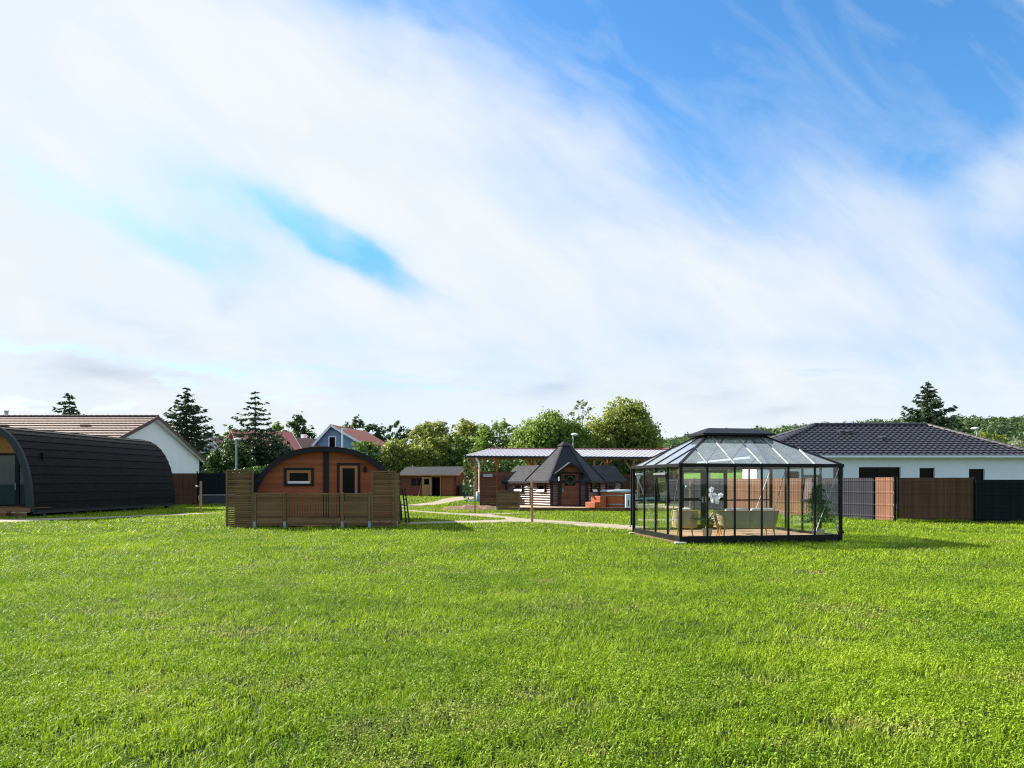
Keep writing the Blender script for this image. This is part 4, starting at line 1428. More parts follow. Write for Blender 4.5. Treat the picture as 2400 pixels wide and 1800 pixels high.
# ------------------------------------------------------------------ white bungalow
HB = (14.0, 44.0, 0)
hb = thing('bungalow', 'white bungalow with dark hipped tile roof behind the screening fence', 'house', HB)
WX, WY, WE = 15.6, 11.6, 2.92
wl = MB()
holes = [(GX(1841, 44) - 14, GX(1874, 44) - 14, .1, 2.17), (GX(1953, 44) - 14, GX(1977, 44) - 14, .1, 2.42), (GX(2013, 44) - 14, GX(2111, 44) - 14, .3, 2.41), (GX(2155, 44) - 14, GX(2191, 44) - 14, 1.1, 2.36), (GX(2271, 44) - 14, GX(2308, 44) - 14, 1.1, 2.31)]
xs = 0
for x0, x1, z0, z1 in holes:
    wl.box(xs, x0, 0, .25, 0, WE)
    wl.box(x0, x1, 0, .25, z1, WE)
    if z0 > .15:
        wl.box(x0, x1, 0, .25, 0, z0)
    xs = x1
wl.box(xs, WX, 0, .25, 0, WE)
wl.box(0, .25, .25, 2.6, 0, WE).box(.25, 4.0, 2.35, 2.6, 0, WE).box(4.0, 4.25, 2.35, WY, 0, WE).box(WX - .25, WX, .25, WY, 0, WE).box(4.25, WX - .25, WY - .25, WY, 0, WE)
wl.build('wall', M['white_render'], hb)
for k, (x0, x1, z0, z1) in enumerate(holes):
    f = MB().frame(x0, x1, z0, z1, .14, .2, .06)
    if k == 2:
        f.box((x0 + x1) / 2 - .05, (x0 + x1) / 2 + .05, .14, .2, z0 + .06, z1 - .06)
    fo = f.build('window', M['black_metal'], hb)
    MB().box(x0 + .05, x1 - .05, .168, .175, z0 + .05, z1 - .05).build('pane', M['dark_glass'], fo)
ov = .5
MB().box(-ov, WX + ov, -ov, 0, WE - .02, WE + .12).box(-ov, 0, 0, WY, WE - .02, WE + .12).box(WX, WX + ov, 0, WY, WE - .02, WE + .12).box(-ov, WX + ov, WY, WY + ov, WE - .02, WE + .12).build('soffit', M['white_paint'], hb)
RX0, RX1, RYM, RZ = 16.0 * 50 / 41 - 14 + .1, 26.9 - 14, WY / 2, 5.2
E0 = WE + .1
Wt = WX + 2 * ov
Sv = Vector((0, RYM + ov, RZ - E0))
lo_s, hi_s = (RX0 + ov) / Wt, (RX1 + ov) / Wt
rf = tile_plane((-ov, -ov, E0), (1, 0, 0), Sv, Wt, Sv.length, 14, .36, .05, .06, lo=lambda t: lo_s * t, hi=lambda t: 1 - (1 - hi_s) * t).build('roof', M['tile_dark'], hb, recalc=False)
for s_, rx in ((0, RX0), (1, RX1)):
    xo = -ov if s_ == 0 else WX + ov
    Sx = Vector((rx - xo, 0, RZ - E0))
    Wy = WY + 2 * ov
    tile_plane((xo, -ov, E0), (0, 1, 0), Sx, Wy, Sx.length, 17, .36, .03, .05, lo=lambda t: .5 * t, hi=lambda t: 1 - .5 * t, res=4).build('roof', M['tile_dark'], hb, recalc=False)
Sb = Vector((0, -(RYM + ov), RZ - E0))
tile_plane((-ov, WY + ov, E0), (1, 0, 0), Sb, Wt, Sb.length, 17, .36, .03, .05, lo=lambda t: lo_s * t, hi=lambda t: 1 - (1 - hi_s) * t, res=3).build('roof', M['tile_dark'], hb, recalc=False)
rg = MB()
ridge(rg, (RX0, RYM, RZ + .06), (RX1, RYM, RZ + .06), .13, .42)
for p, q in (((-ov, -ov, E0 + .06), (RX0, RYM, RZ + .06)), ((WX + ov, -ov, E0 + .06), (RX1, RYM, RZ + .06)), ((-ov, WY + ov, E0 + .06), (RX0, RYM, RZ + .06)), ((WX + ov, WY + ov, E0 + .06), (RX1, RYM, RZ + .06))):
    ridge(rg, p, q, .12, .42)
rg.build('ridge_cap', M['tile_dark'], rf)
for x, t in ((GX(1989, 47) - 14, .72), (GX(2009, 47) - 14, .72), (GX(2072, 46.5) - 14, .5)):
    y, z = -ov + (RYM + ov) * t, E0 + (RZ - E0) * t
    MB().extr([(x - .16, y - .2, z - .02), (x + .16, y - .2, z - .02), (x + .16, y - .2, z + .17), (x - .16, y - .2, z + .17)], (0, .55, .1)).build('roof_vent', M['tile_dark'], rf)
MB().box(-ov - .06, WX + ov + .06, -ov - .12, -ov - .005, E0 - .07, E0 + .04).build('gutter', M['white_paint'], hb)
MB().box(.05, .3, WY - .3, WY - .05, 0, WE).build('corner_pillar', M['white_render'], hb)

# ------------------------------------------------------------------ houses far behind the trees


def gable_house(name, label, loc, rz, W, L, eave, ridge_h, wall, roof, wins=(), win_mat='white_paint', chim=None, asym=0.):
    """gable end on local -y; ridge runs along +y at x = asym"""
    h = thing(name, label, 'house', loc, rz)
    sl = (ridge_h - eave)
    MB().extr([(-W / 2, 0, 0), (W / 2, 0, 0), (W / 2, 0, eave), (asym, 0, ridge_h - .05), (-W / 2, 0, eave)], (0, L, 0)).build('wall', M[wall], h)
    b = MB()
    for s_ in (-1, 1):
        hw = (W / 2 - s_ * asym) if s_ > 0 else (W / 2 + asym)
        hw = abs(s_ * W / 2 - asym)
        k = sl / hw
        b.extr([(s_ * (W / 2 + .5), -.6, eave - .5 * k), (asym, -.6, ridge_h), (asym, L + .6, ridge_h), (s_ * (W / 2 + .5), L + .6, eave - .5 * k)], (0, 0, .16))
    r = b.build('roof', M[roof], h)
    f = MB()
    for s_ in (-1, 1):
        hw = abs(s_ * W / 2 - asym)
        k = sl / hw
        f.beam((s_ * (W / 2 + .5), -.62, eave - .5 * k + .0), (asym, -.62, ridge_h + .0), .04, .28)
    f.build('fascia', M['white_paint'], r)
    if chim:
        MB().box(chim[0] - .3, chim[0] + .3, chim[1] - .3, chim[1] + .3, ridge_h - 1, ridge_h + chim[2]).build('chimney', M['white_render'], r)
    for x0, x1, z0, z1 in wins:
        w_ = MB().frame(x0, x1, z0, z1, -.06, .02, .14).build('window', M[win_mat], h)
        MB().box(x0 + .13, x1 - .13, -.03, -.01, z0 + .13, z1 - .13).build('pane', M['dark_glass'], w_)
    return h


Yb = 100.
xb = GX(778, Yb)
gable_house('house', 'grey blue house with white barge boards and a red roof', (xb + .85, Yb, 0), math.radians(-7), 5.6, 14, 6.75, 8.85, 'blue_render', 'tile_red', [(-1.35, -.3, 5.6, 7.5)], asym=-.85)
gable_house('house', 'low house with a broad wine red roof behind the sparse spruce', (GX(672, 94), 94, 0), math.radians(122), 9.6, 6, 4.9, 7.5, 'white_render', 'tile_wine')
gable_house('house', 'house with a dull brown roof and white chimney beside the blue house', (GX(690, 108), 108, 0), math.radians(-35), 5.4, 8, 5.6, 7.6, 'white_render', 'tile_brown', [(-.6, .3, 3.2, 4.6)], chim=(-.4, 2, .7))
gable_house('house', 'small white house with a dark roof between the two spruces', (GX(497, 100), 100, 0), math.radians(-20), 7.0, 9, 4.6, 7.2, 'white_render', 'tile_brown', chim=(1.2, 3, 1.4))
gable_house('house', 'far house showing only its orange red roof above the carport', (GX(1572, 120), 125, 0), math.radians(80), 8, 12, 4.2, 6.9, 'white_render', 'tile_red', chim=(0, -3.2, 1.0))

# ------------------------------------------------------------------ street lamps
sl = thing('street_lamp', 'slim grey street lamp in front of the dark spruces', 'street lamp', (GX(554, 62), 62, 0), 0, 'slim grey street lamps beyond the fences')
MB().tube([(0, 0, 0), (0, 0, 2.2), (0, 0, 4.9)], [.11, .09, .06], 10).build('pole', M['galv'], sl)
b = MB().lathe([(.0, 4.88), (.12, 4.9), (.28, 4.98), (.24, 5.06), (.08, 5.1), (0, 5.1)], 16, .12, -.05)
b.build('lamp_head', M['lamp_white'], sl)
for u, Y, s_, lab in ((1343, 70, 1.17, 'slim grey street lamp rising behind the grill hut roof'), (2290, 80, 1.42, 'slim grey street lamp above the far end of the bungalow roof')):
    o = dup(sl, (GX(u, Y), Y, 0), 0 if u < 2000 else PI, lab)
    o.scale = (s_, s_, s_)
tp = MB().tube([(0, 0, 0), (0, 0, 8.2)], [.13, .08], 10).box(-.05, .55, -.05, .05, 8.0, 8.12)
tag(tp.build('lamp_post', M['lamp_white']), 'tall thin white post standing before the grey blue house', 'post').location = (GX(802.5, 95), 95, 0)
# ------------------------------------------------------------------ terrain
def hill_top(u):
    us = [-900, 0, 800, 1200, 1450, 1546, 1760, 2000, 2200, 2400, 3400]
    zs = [4, 5, 6, 9, 15.5, 19.5, 25.5, 29, 32.5, 33, 31]
    return np.interp(u, us, zs)


def terrain(x, y):
    u = 1200 + 1800 * x / np.maximum(y, 60)
    f = np.clip((y - 95) / (430 - 95), 0, 1)
    near = np.clip((y - 95) / 70, 0, 1) * 3.4 * np.clip((u - 1350) / 250, 0, 1)
    s_ = f * f * (3 - 2 * f)
    s2 = np.clip((y - 215) / 215, 0, 1)
    s2 = s2 * s2 * (3 - 2 * s2)
    t = near + (hill_top(u) - 3.4) * s2 * .93
    return t + (value_noise(x, y, .02, 3) - .5) * 2.2 * s2 - .02


nx, ny = 150, 70
xs = np.linspace(-430, 470, nx)
ys = np.linspace(94, 470, ny)
XX, YY = np.meshgrid(xs, ys)
ZZ = terrain(XX, YY)
hb_ = MB()
vs = np.stack([XX, YY, ZZ], -1).reshape(-1, 3).tolist()
hb_.v = [tuple(p) for p in vs]
hb_.f = [(j * nx + i, j * nx + i + 1, (j + 1) * nx + i + 1, (j + 1) * nx + i) for j in range(ny - 1) for i in range(nx - 1)]


def m_ground(name, base, dry, soil, dscale):
    m, t = new_mat(name)
    tc = nd(t, 'ShaderNodeTexCoord')
    n1 = nd(t, 'ShaderNodeTexNoise', Vector=tc.outputs['Object'], Scale=.35, Detail=6.)
    n2 = nd(t, 'ShaderNodeTexNoise', Vector=tc.outputs['Object'], Scale=dscale, Detail=8., Roughness=.7)
    n3 = nd(t, 'ShaderNodeTexNoise', Vector=tc.outputs['Object'], Scale=dscale * 5, Detail=4.)
    c = mix(t, mth(t, 'MULTIPLY_ADD', n1.outputs[0], 2.2, -.7, clamp=True), base, dry)
    f = mth(t, 'MULTIPLY_ADD', n2.outputs[0], 3., -1.25, clamp=True)
    c = mix(t, f, c, soil)
    h = mth(t, 'ADD', n2.outputs[0], n3.outputs[0])
    finish(t, c, .95, 0., h, .8, .03, .1)
    return m


hill = hb_.build('hill', m_ground('meadow', (.10, .22, .02), (.15, .26, .03), (.08, .17, .02), 3.), smooth=True, recalc=False)
hill['kind'] = 'structure'
gd = MB()
gd.add([(-1500, -300, -.02), (1500, -300, -.02), (1500, 3000, -.02), (-1500, 3000, -.02)], [(0, 1, 2, 3)])
ground = gd.build('ground', m_ground('turf', (.03, .06, .008), (.05, .075, .012), (.018, .02, .008), 6.), recalc=False)
ground['kind'] = 'structure'

# ------------------------------------------------------------------ gravel paths
paths = [
    [(880, 1187), (945, 1184.3), (1013, 1176.5), (1042, 1168), (1068, 1164.3), (1112, 1163), (1119, 1169), (1095, 1171.5), (1072, 1174.5), (1050, 1179), (1020, 1184), (945, 1188.5), (880, 1191)],
    [(938, 1193.5), (1000, 1198), (1080, 1203), (1150, 1203.3), (1222, 1201.3), (1222, 1203.2), (1156, 1206.4), (1200, 1211.5), (1237, 1215.5), (1290, 1218.5), (1365, 1223.5), (1482, 1231), (1520, 1234), (1520, 1243), (1460, 1241), (1365, 1234), (1289, 1226.5), (1215, 1223.5), (1120, 1225.5), (1058, 1226.5), (934, 1230.5), (934, 1224), (1058, 1220.3), (1120, 1219.4), (1184, 1217.2), (1170, 1214), (1150, 1212.5), (1080, 1208), (1000, 1202), (938, 1197)],
    [(-80, 1219), (0, 1216.5), (100, 1214.5), (226, 1211.5), (468, 1202.2), (520, 1201), (520, 1203.4), (468, 1205.3), (226, 1215.8), (0, 1225), (-80, 1228)],
]
for k, pp in enumerate(paths):
    g = [G(u, v) for u, v in pp]
    KEEP_OUT.append(g)
    v3 = [Vector((x, y, .0)) for x, y in g]
    tris = tessellate_polygon([v3])
    b = MB()
    b.add([(x, y, -.004) for x, y in g], tris)
    o = b.build('gravel_path', M['path'], recalc=False)
    o['kind'] = 'structure'

# heap of bare soil by the tall screen
rs = np.random.default_rng(11)
sb = MB()
n = 60
cx_, cy_ = GX(1105, 44.2), 44.2
gv = []
for j in range(14):
    for i in range(n):
        fx, fy = i / (n - 1) * 2 - 1, j / 13 * 2 - 1
        h = max(0, 1 - fx * fx) ** .7 * max(0, 1 - fy * fy)
        x, y = cx_ + fx * 1.75, cy_ + fy * 1.2
        z = h * (.1 + .22 * float(value_noise(np.array([x]), np.array([y]), 4, 9)[0])) - .01
        gv.append((x, y, z))
sb.add(gv, [(j * n + i, j * n + i + 1, (j + 1) * n + i + 1, (j + 1) * n + i) for j in range(13) for i in range(n - 1)])
so = sb.build('soil', M['soil'], smooth=True, recalc=False)
tag(so, 'heap of bare brown soil in front of the tall brown screen', 'soil', kind='stuff')
KEEP_OUT.append([(cx_ - 1.6, cy_ - .9), (cx_ + 1.6, cy_ - .9), (cx_ + 1.6, cy_ + 1.0), (cx_ - 1.6, cy_ + 1.0)])


# ------------------------------------------------------------------ trees
def leafy(name, label, cat, u0, u1, vtop, Y, mat, zbase=0., seed=1, dens=1., loose=.0, clumps=70, leaf=.0019, top=.0, zb=None, flat=1., group=None, depth=.8):
    """broadleaf tree or shrub: crown of leaf clumps between picture columns u0..u1 at distance Y; trunk with limbs into the clumps"""
    rg = np.random.default_rng(seed)
    x0, x1 = GX(u0, Y), GX(u1, Y)
    zt = GZ(vtop, Y)
    cx, hw = (x0 + x1) / 2, (x1 - x0) / 2
    zb = zbase + (zt - zbase) * .12 if zb is None else zb
    cz, hz = (zt + zb) / 2, (zt - zb) / 2
    root = thing(name, label, cat, (cx, Y, 0), 0, group)
    C, R = [], []
    while len(C) < clumps:
        p = rg.uniform(-1, 1, 3)
        r = float((np.abs(p) ** 3.).sum() ** (1 / 3.))
        if r > 1 or r < .35 * rg.random():
            continue
        if p[2] > 0 and rg.random() < top * p[2]:
            continue
        rc = rg.uniform(.2, .38) * (1 - .35 * r * loose)
        k = max(0, 1 - rc * .5)
        C.append(np.array([p[0] * hw * k, p[1] * hw * depth * k, cz + p[2] * hz * k * flat]))
        R.append(rc * min(hw, hz * 1.3))
    for c in C:                                        # ragged outline: some parts of the crown reach less high
        f = .74 + .42 * float(value_noise(np.array([c[0] * 2.6 / hw + seed * 3.1]), np.array([c[1] * 1.3 / hw]), 1., seed)[0])
        c[2] = zb + (c[2] - zb) * f
    for _ in range(int(clumps * (.35 + .4 * loose))):    # sprigs standing out of the crown
        a, e = rg.uniform(0, 2 * PI), rg.uniform(-.2, 1.45)
        f = rg.uniform(.84, 1.02)
        C.append(np.array([math.cos(a) * math.cos(e) * hw * f, math.sin(a) * math.cos(e) * hw * depth * f, cz + math.sin(e) * hz * f * .96]))
        R.append(rg.uniform(.09, .2) * min(hw, hz * 1.3))
    s_ = leaf * Y
    P, N = [], []
    for c, r in zip(C, R):
        n = int(dens * 3.4 * (r / s_) ** 2 * (1 - .45 * loose)) + 8
        d = rg.normal(size=(n, 3))
        d /= np.linalg.norm(d, axis=1, keepdims=True)
        rad = r * np.minimum(np.abs(rg.normal(0, .42, n)) + rg.uniform(.15, .65, n), 1.6 + .3 * loose)[:, None]
        P.append(c + d * rad * np.array([1, 1, .85]))
        N.append(d + np.array([0, 0, .35]) + rg.normal(size=(n, 3)) * .55)
    P, N = np.concatenate(P), np.concatenate(N)
    keep = P[:, 2] > .05
    P, N = P[keep], N[keep]
    np_mesh('crown', cards(P, N, s_ * rg.uniform(.6, 1.35, len(P)), rg, .62), 4, mat, root)
    tk = MB()
    tr = max(.05, hw * .055)
    zt_ = cz + hz * .35
    tk.tube([(0, 0, -.1), (hw * .03, 0, zb + (zt_ - zb) * .3), (-hw * .02, 0, zt_)], [tr, tr * .75, tr * .25], 8)
    for c in C[:: max(1, len(C) // 14)]:
        z0 = zb * .7 + (c[2] - zb) * .35
        tk.tube([(0, 0, max(.2, z0)), (c[0] * .5, c[1] * .5, (z0 + c[2]) / 2 + .1), tuple(c)], [tr * .4, tr * .25, tr * .08], 5)
    tk.build('trunk', M['bark'], root)
    return root


def conifer(name, label, u, vtop, Y, hw, mat, seed, zb=.6, tiers=26, dens=1., gap=0., droop=.25, power=.85, up=.15):
    """spruce: straight trunk, whorls of drooping boughs with hanging needle sprays; HW half width at the ground"""
    rg = np.random.default_rng(seed)
    H = GZ(vtop, Y)
    root = thing(name, label, 'conifer', (GX(u, Y), Y, 0))
    tk = MB()
    tk.tube([(0, 0, -.1), (0, 0, H * .5), (.0, 0, H * .97)], [H * .014, H * .009, H * .0022], 8)
    P, T, S, W = [], [], [], []
    for k in range(tiers):
        f = (k + .3) / tiers
        z = zb + (H * .985 - zb) * f ** .92
        L0 = hw * (1 - f) ** power + .012 * H
        nb = int(max(4, 9 * (1 - f * .5)))
        a0 = rg.uniform(0, 6.3)
        for j in range(nb):
            a = a0 + j * 2 * PI / nb + rg.uniform(-.3, .3)
            L = L0 * rg.uniform(.62, 1.12)
            zz = z + rg.uniform(-.5, .5) * H / tiers * (1 - gap)
            dx, dy = math.cos(a), math.sin(a)
            m = max(4, int(L / (.0017 * Y) * dens))
            e = np.array([dx * L, dy * L, zz - L * droop + L * up])
            tk.tube([(0, 0, zz), (dx * L * .55, dy * L * .55, zz - L * droop * .75), tuple(e)], [.012 + .012 * L, .01 + .006 * L, .004], 4, caps=False)
            t = rg.uniform(.08, 1.04, m)
            c = np.stack([dx * L * t, dy * L * t, zz - L * droop * (t - .55 * t ** 3) * 1.5 + L * up * t ** 3], 1)
            side = np.array([-dy, dx, 0.])
            wdt = L * .2 * (1.1 - t) + .05 * L * .5
            c += side * (rg.uniform(-1, 1, m) * wdt)[:, None]
            c[:, 2] += rg.uniform(-.09, .02, m) * L * .8
            d = np.stack([np.full(m, dx), np.full(m, dy), np.full(m, -.5)], 1) + side * rg.normal(size=(m, 1)) * .9 + rg.normal(size=(m, 3)) * .35
            P.append(c)
            T.append(d)
    P, T = np.concatenate(P), np.concatenate(T)
    T /= np.linalg.norm(T, axis=1, keepdims=True)
    R = rg.normal(size=P.shape)
    B = np.cross(T, R)
    B /= np.linalg.norm(B, axis=1, keepdims=True)
    s_ = (.0031 * Y * rg.uniform(.6, 1.3, len(P)))[:, None]
    V = np.stack([P + T * s_, P + B * s_ * .34, P - T * s_, P - B * s_ * .34], 1).reshape(-1, 3)
    np_mesh('crown', V, 4, mat, root)
    tk.build('trunk', M['bark'], root)
    return root


L_ = M
conifer('spruce_tree', 'tip of a dark spruce showing above the tan roof', 162, 917, 92, 5.6, L_['leaf_spruce'], 1, tiers=28, dens=2.2, power=.78)
conifer('spruce_tree', 'full dark spruce rising beyond the white gable', 437, 905, 84, 5.4, L_['leaf_spruce'], 2, tiers=34, dens=2.6, droop=.2, power=.78)
conifer('spruce_tree', 'sparse tall spruce with open tiers above a spreading skirt', 598, 908, 75, 4.4, L_['leaf_spruce'], 3, tiers=16, dens=1.7, gap=.85, zb=2.2, droop=.16, power=.85, up=.1)
conifer('spruce_tree', 'broad green spruce rising behind the white bungalow roof', 2174, 890, 110, 10.2, L_['leaf_spruce'], 4, tiers=40, dens=2.6, droop=.1, up=.2, power=1.02)
leafy('dark_tree', 'broad dark evergreen mass under the sparse tall spruce', 'tree', 540, 690, 1012, 77, L_['leaf_spruce'], seed=5, clumps=90, dens=1.3, zb=.3)
leafy('shrub', 'sunlit yellow green shrub beside the slim street lamp', 'shrub', 488, 590, 1030, 70, L_['leaf_dark'], seed=6, clumps=70, dens=1.2, zb=.2)
leafy('round_tree', 'round dense green tree behind the red roofs', 'tree', 655, 742, 973, 130, L_['leaf_dark'], seed=7, clumps=80, dens=1.3, zb=1)
leafy('round_tree', 'smaller green tree overlapping the round dense tree', 'tree', 618, 688, 990, 132, L_['leaf_mid'], seed=8, clumps=50, dens=1.2, zb=1)
leafy('round_tree', 'small far green tree between the two spruces', 'tree', 512, 552, 990, 125, L_['leaf_mid'], seed=9, clumps=40, dens=1.1, zb=1)
leafy('round_tree', 'low dark far tree at the small white house', 'tree', 470, 522, 1004, 128, L_['leaf_dark'], seed=10, clumps=40, dens=1.2, zb=1)
leafy('dark_tree', 'dark loose tree behind the red roof of the blue house', 'tree', 802, 868, 973, 125, L_['leaf_dark'], seed=11, clumps=48, dens=1., loose=.5, zb=1.5)
leafy('dark_tree', 'dark tree filling the gap behind the red roof end', 'tree', 838, 915, 990, 122, L_['leaf_dark'], seed=12, clumps=60, dens=1.2, zb=.5)
leafy('dark_tree', 'tall dark round headed tree beside the red roof', 'tree', 903, 972, 977, 118, L_['leaf_dark'], seed=13, clumps=70, dens=1.3, zb=.5)
leafy('dark_tree', 'dark tree peeping over the pale willow', 'tree', 966, 1016, 985, 118, L_['leaf_dark'], seed=14, clumps=46, dens=1.1, zb=.5)
leafy('willow_tree', 'pale olive willow left of the garden shed roof', 'tree', 945, 1060, 982, 98, L_['leaf_olive'], seed=15, clumps=90, dens=1., loose=.4, zb=.3)
leafy('pale_tree', 'thin pale grey tree standing between the two willows', 'tree', 1008, 1072, 984, 112, L_['leaf_pale'], seed=16, clumps=34, dens=.55, loose=.9, zb=2)
leafy('willow_tree', 'rounded olive willow above the shed gable', 'tree', 1040, 1150, 980, 99, L_['leaf_olive'], seed=17, clumps=90, dens=1.1, loose=.2, zb=.3)
leafy('shrub', 'grey green bush right behind the orange brown pod', 'shrub', 800, 905, 1036, 93, L_['leaf_mid'], seed=18, clumps=70, dens=1.1, loose=.3, zb=.1)
leafy('shrub', 'yellow green bush reaching over the shed roof', 'shrub', 885, 985, 1028, 94, L_['leaf_olive'], seed=19, clumps=80, dens=1.1, loose=.3, zb=.1)
leafy('shrub', 'dense olive bush behind the middle of the shed', 'shrub', 965, 1060, 1022, 93.5, L_['leaf_olive'], seed=20, clumps=80, dens=1.2, loose=.2, zb=.1)
leafy('shrub', 'green bush between the shed gable and the carport', 'shrub', 1040, 1140, 1020, 94, L_['leaf_mid'], seed=21, clumps=80, dens=1.2, loose=.3, zb=.1)
leafy('slender_tree', 'thin twiggy green tree above the carport corner', 'tree', 1105, 1240, 984, 80, L_['leaf_mid'], seed=22, clumps=110, dens=.9, loose=.7, zb=.5, top=.5)
leafy('maple_tree', 'broad bright green tree behind the carport roof', 'tree', 1200, 1400, 968, 74, L_['leaf_bright'], seed=23, clumps=150, dens=1.1, loose=.3, zb=.3, flat=1.05)
leafy('poplar_tree', 'wispy pale tree top beside the bright green tree', 'tree', 1328, 1402, 934, 88, L_['leaf_pale'], seed=24, clumps=46, dens=.5, loose=.9, zb=3, top=.4)
leafy('olive_tree', 'large olive green tree with an open crown top', 'tree', 1372, 1548, 950, 76, L_['leaf_olive'], seed=25, clumps=150, dens=1.15, loose=.2, zb=.3)
leafy('olive_tree', 'loose olive tree top standing above the large olive tree', 'tree', 1415, 1512, 930, 78, L_['leaf_olive'], seed=26, clumps=46, dens=.7, loose=.8, zb=5)
leafy('dark_tree', 'dark tree closing the end of the tree row', 'tree', 1500, 1552, 985, 82, L_['leaf_dark'], seed=27, clumps=50, dens=1.2, zb=.3)
leafy('bush', 'yellow tinged bush at the foot of the wooded hill', 'shrub', 2296, 2380, 1012, 125, L_['leaf_yellow'], seed=28, clumps=60, dens=1.1, zb=.3)
leafy('bush', 'pale bush by the bungalow roof corner', 'shrub', 2345, 2440, 1028, 118, L_['leaf_pale'], seed=29, clumps=60, dens=1., loose=.3, zb=.3)


def hedge(label, u0, u1, vtop, Y, mat, seed, th=1.6):
    rg = np.random.default_rng(seed)
    x0, x1, zt = GX(u0, Y), GX(u1, Y), GZ(vtop, Y)
    s_ = .0024 * Y
    n = int((x1 - x0) * zt / (s_ * s_) * 1.6)
    P = np.stack([rg.uniform(x0, x1, n), Y + rg.uniform(-th / 2, th / 2, n), rg.uniform(0, 1, n) ** .8 * zt], 1)
    P[:, 2] *= .82 + .3 * value_noise(P[:, 0], P[:, 1] * 0, .6, seed)
    N = rg.normal(size=(n, 3)) + np.array([0, -.8, .4])
    o = np_mesh('hedge', cards(P, N, s_ * rg.uniform(.6, 1.3, n), rg), 4, mat)
    return tag(o, label, 'hedge')


hedge('dark hedge in the shade behind the carport posts', 1085, 1600, 1068, 69.5, L_['leaf_dark'], 40)
hedge('dark hedge behind the black fence left of the orange brown pod', 462, 800, 1092, 57.5, L_['leaf_dark'], 41)

# wooded hill: crowns too many to count
rg = np.random.default_rng(50)
P, N = [], []
cnt = 0
gx_, gy_ = np.meshgrid(np.arange(-330, 420, 6.2), np.arange(172, 452, 6.6))
cx_ = (gx_ + rg.uniform(-3, 3, gx_.shape)).ravel()
cy_ = (gy_ + rg.uniform(-3, 3, gx_.shape)).ravel()
uu = 1200 + 1800 * cx_ / cy_
ok = (uu > -500) & (uu < 2900) & ~((cy_ < 215) & (uu > 1480) & (uu < 1900))
ok &= ~((uu < 1400) & (rg.random(len(uu)) < .6))
cx_, cy_ = cx_[ok], cy_[ok]
cz_ = terrain(cx_, cy_)
for x, y, z in zip(cx_, cy_, cz_):
    r = rg.uniform(2.6, 4.2)
    n = 130 if x / y > .1 else 50
    d = rg.normal(size=(n, 3))
    d[:, 2] = np.abs(d[:, 2]) * .9 - .15
    d /= np.linalg.norm(d, axis=1, keepdims=True)
    lump = 1 + .3 * np.sin(d[:, 0:1] * 5 + x) * np.cos(d[:, 1:2] * 4 + y)
    P.append(np.array([x, y, z + r * .75]) + d * r * lump * rg.uniform(.75, 1.05, (n, 1)))
    N.append(d + rg.normal(size=(n, 3)) * .4)
P, N = np.concatenate(P), np.concatenate(N)
fo = np_mesh('forest', cards(P, N, rg.uniform(.4, .85, len(P)), rg, .8), 4, m_leaf('hill wood leaves', (.03, .065, .022), (.1, .17, .045), .3, big=.06))
tag(fo, 'dense wood of round tree crowns covering the far hill', 'forest', kind='stuff')

# ------------------------------------------------------------------ lawn
rg = np.random.default_rng(77)
DRY = [(*G(2100, 1706), .36, .16, 1.), (*G(1055, 1668), .3, .22, .75), (*G(1190, 1708), .3, .1, .7), (*G(1372, 1752), .2, .1, .8), (*G(690, 1605), .28, .2, .6), (*G(1310, 1420), .5, .5, .45), (*G(1650, 1660), .25, .12, .35), (*G(300, 1640), .3, .15, .4), (*G(960, 1480), .5, .3, .35), (*G(1230, 1790), .2, .08, .6), (*G(1900, 1500), .5, .3, .3), (*G(520, 1470), .5, .3, .3)]


def dryness(x, y):
    d = np.zeros_like(x)
    wx = (value_noise(x, y, 5, 21) - .5) * .35
    wy = (value_noise(x, y, 5, 22) - .5) * .25
    for cx, cy, a, b, k in DRY:
        d = np.maximum(d, k * np.exp(-((x + wx - cx) / a) ** 2 - ((y + wy - cy) / b) ** 2))
    n = value_noise(x, y, .9, 31) * .5 + value_noise(x, y, 2.7, 32) * .5
    d = np.maximum(d, np.clip((n - .66) * 3.2, 0, .75))
    return np.clip(d + (value_noise(x, y, 14, 23) - .5) * .35, 0, 1)


def scatter(y0, y1, dens, side=.86):
    A = side * (y1 * y1 - y0 * y0) + 5. * (y1 - y0)
    n = int(A * dens)
    y = np.sqrt(rg.uniform((y0 + 2.9) ** 2, (y1 + 2.9) ** 2, n)) - 2.9
    x = rg.uniform(-1, 1, n) * (y + 2.9) * side
    bad = np.zeros(n, dtype=bool)
    for pl_ in KEEP_OUT:
        bad |= in_poly(x, y, pl_)
    return x[~bad], y[~bad]


